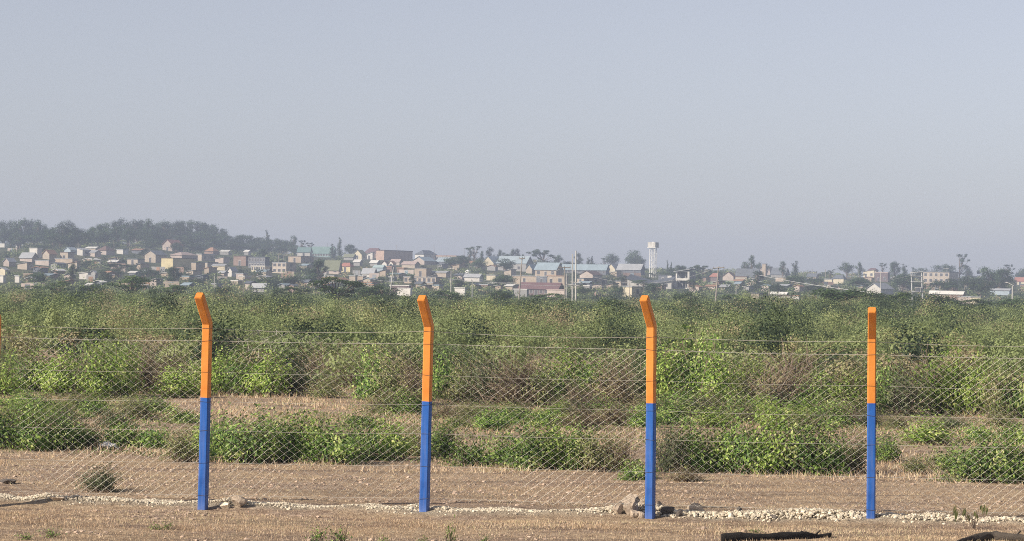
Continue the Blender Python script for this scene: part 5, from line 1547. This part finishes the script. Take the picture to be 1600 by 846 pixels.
pole('n', 574, 455, 574, 440, 520, 'palepole', 'short white post in the bushes left of the leaning pale pole', (), .1)
pole('o', 984, 460, 984, 440, 560, 'pole', 'short pole in front of the cream box house', (), .08)
pole('p', 1377, 455, 1376, 424, 640, 'palepole', 'thin upright pole in front of the dark maroon house', (), .09)
for q, (x, yb, yt) in enumerate([(178, 398, 376), (122, 396, 378), (202, 392, 376), (375.5, 396, 384), (435, 412, 396), (443, 414, 400), (511, 402, 380), (620, 404, 383), (678, 403, 382), (725, 410, 388), (828, 412, 396), (825, 412, 398), (1080, 432, 418), (1130, 432, 420), (1269, 438, 420), (1290, 438, 421), (1255, 438, 424), (1455, 438, 420)]):
    p = at(x, yb); 
    pole('s%d' % q, x, yb, x, yt, p.y, 'pole', beside(x, yb, 'thin distant pole'), (), .13, 'thin distant poles in the town')
# white mast with boom on the tan block, slanted lamp arm by the blue shed
def mast():
    p = at(1480, 440); k = p.y / 4000
    o = empty('roof_mast', (p.x, p.y + 1, p.z + 13 * k), 0, 'thin white horizontal antenna boom on a short mast above the flat tan block', 'antenna')
    b = MB(); tube(b, [(0, 0, 0), (0, 0, 8 * k)], .12, 6); b.obj('mast', M['palepole'], o)
    b = MB(); tube(b, [(-5 * k, 0, 7 * k), (2.5 * k, 0, 7 * k)], .12, 6); b.obj('boom', M['w_white'], o)
mast()
def canopy():
    p = atY(1582, 560); k = p.y / 4000
    o = empty('lean_to', p, 0, 'white slanting canopy board on a post right of the light blue shed', 'canopy')
    d = ray(1582, 446); zt = EYE + d.z / d.y * 560 - p.z
    b = MB(); tube(b, [(0, 0, -.5), (0, 0, zt)], .16, 6); b.obj('post', M['palepole'], o)
    b = MB(); slab(b, (-9 * k, -.5, zt + 5 * k), (1.2 * k, -.5, zt - .5 * k), (1.2 * k, 1.5, zt - .5 * k), (-9 * k, 1.5, zt + 5 * k), .15); b.obj('board', M['w_white'], o)
canopy()

# round reddish hut
def hut():
    p = at(934, 463); k = p.y / 4000
    o = empty('round_hut', p, 0, 'rounded reddish brown hut between green trees right of the twin poles', 'hut')
    b = MB(); r_ = 6.2 * k; z = np.linspace(0, 1, 8)
    tube(b, np.stack([0 * z, 0 * z, z * 12 * k - .6], 1), r_ * np.sqrt(1 - .85 * z ** 3), 18); b.obj('wall', M['w_brick'], o, smooth=True)
    b = MB(); box(b, -.5, .5, -r_ - .04, -r_ * .8, -.2, 1.6); b.obj('door', M['opening'], o)
hut()

# power lines
M['wire'] = simple('power_wire', (.70, .70, .68), .4, .05, 3, metal=.3)
def line(a, b, sag, label, rad=.018):
    a, b = Vector(a), Vector(b)
    t = np.linspace(0, 1, 30)
    P = np.array([tuple(a.lerp(b, x)) for x in t]); P[:, 2] -= sag * 4 * t * (1 - t)
    mb = MB(); tube(mb, P - P[0], rad, 4)
    o = mb.obj('power_line', M['wire'], loc=P[0]); tag(o, label, 'power line')
def pt(px, py, Y):
    d = ray(px, py); return Vector((d.x / d.y * Y, Y, EYE + d.z / d.y * Y))
line(pt(1185, 430, 640), pt(1352, 456.5, 420), .25, 'bright white cable slanting down to the right above the white kiosks', .05)
line(TOPS['b'], TOPS['f'], 3.0, 'power line sagging between the thin upright pole and the T shaped pole', .022)
line(TOPS['b'], pt(560, 430, 560), 2.0, 'power line running left from the thin upright pole', .02)
line(pt(700, 436, 520), pt(1000, 446, 520), .7, 'pale low power line crossing in front of the maroon roofed building', .028)
line(TOPS['f'], TOPS['h'], 3.2, 'power line sagging between the T shaped pole and leaning brown pole', .022)
line(TOPS['h'], pt(1433, 428, 520), 3.0, 'power line from the leaning brown pole to the steel gantry', .022)

# pale fields on the slope
def field(pts, label, c):
    P = [at(a, b) for a, b in pts]
    # drape a strip: rows between the lower and the upper edge
    n = 24; lo0, lo1, hi1, hi0 = P
    V = []
    for i in range(n + 1):
        for j in range(n + 1):
            a = lo0.lerp(lo1, i / n); b = hi0.lerp(hi1, i / n); q = a.lerp(b, j / n)
            V.append((q.x, q.y, float(H(q.x, q.y)) + .35))
    Q = [(i * (n + 1) + j, (i + 1) * (n + 1) + j, (i + 1) * (n + 1) + j + 1, i * (n + 1) + j + 1) for i in range(n) for j in range(n)]
    mb = MB(); mb.add(V, Q); o = mb.obj('field', simple('field_grass', c, .95, .35, .15), smooth=True); tag(o, kind='structure')
field([(1105, 446), (1190, 448), (1185, 441), (1108, 440)], '', (.26, .33, .20))
field([(625, 432), (672, 431), (668, 423), (628, 424)], '', (.20, .26, .15))
field([(1540, 472), (1640, 473), (1640, 465), (1545, 464)], '', (.16, .22, .12))
field([(80, 436), (112, 436), (115, 425), (85, 424)], '', (.24, .25, .17))
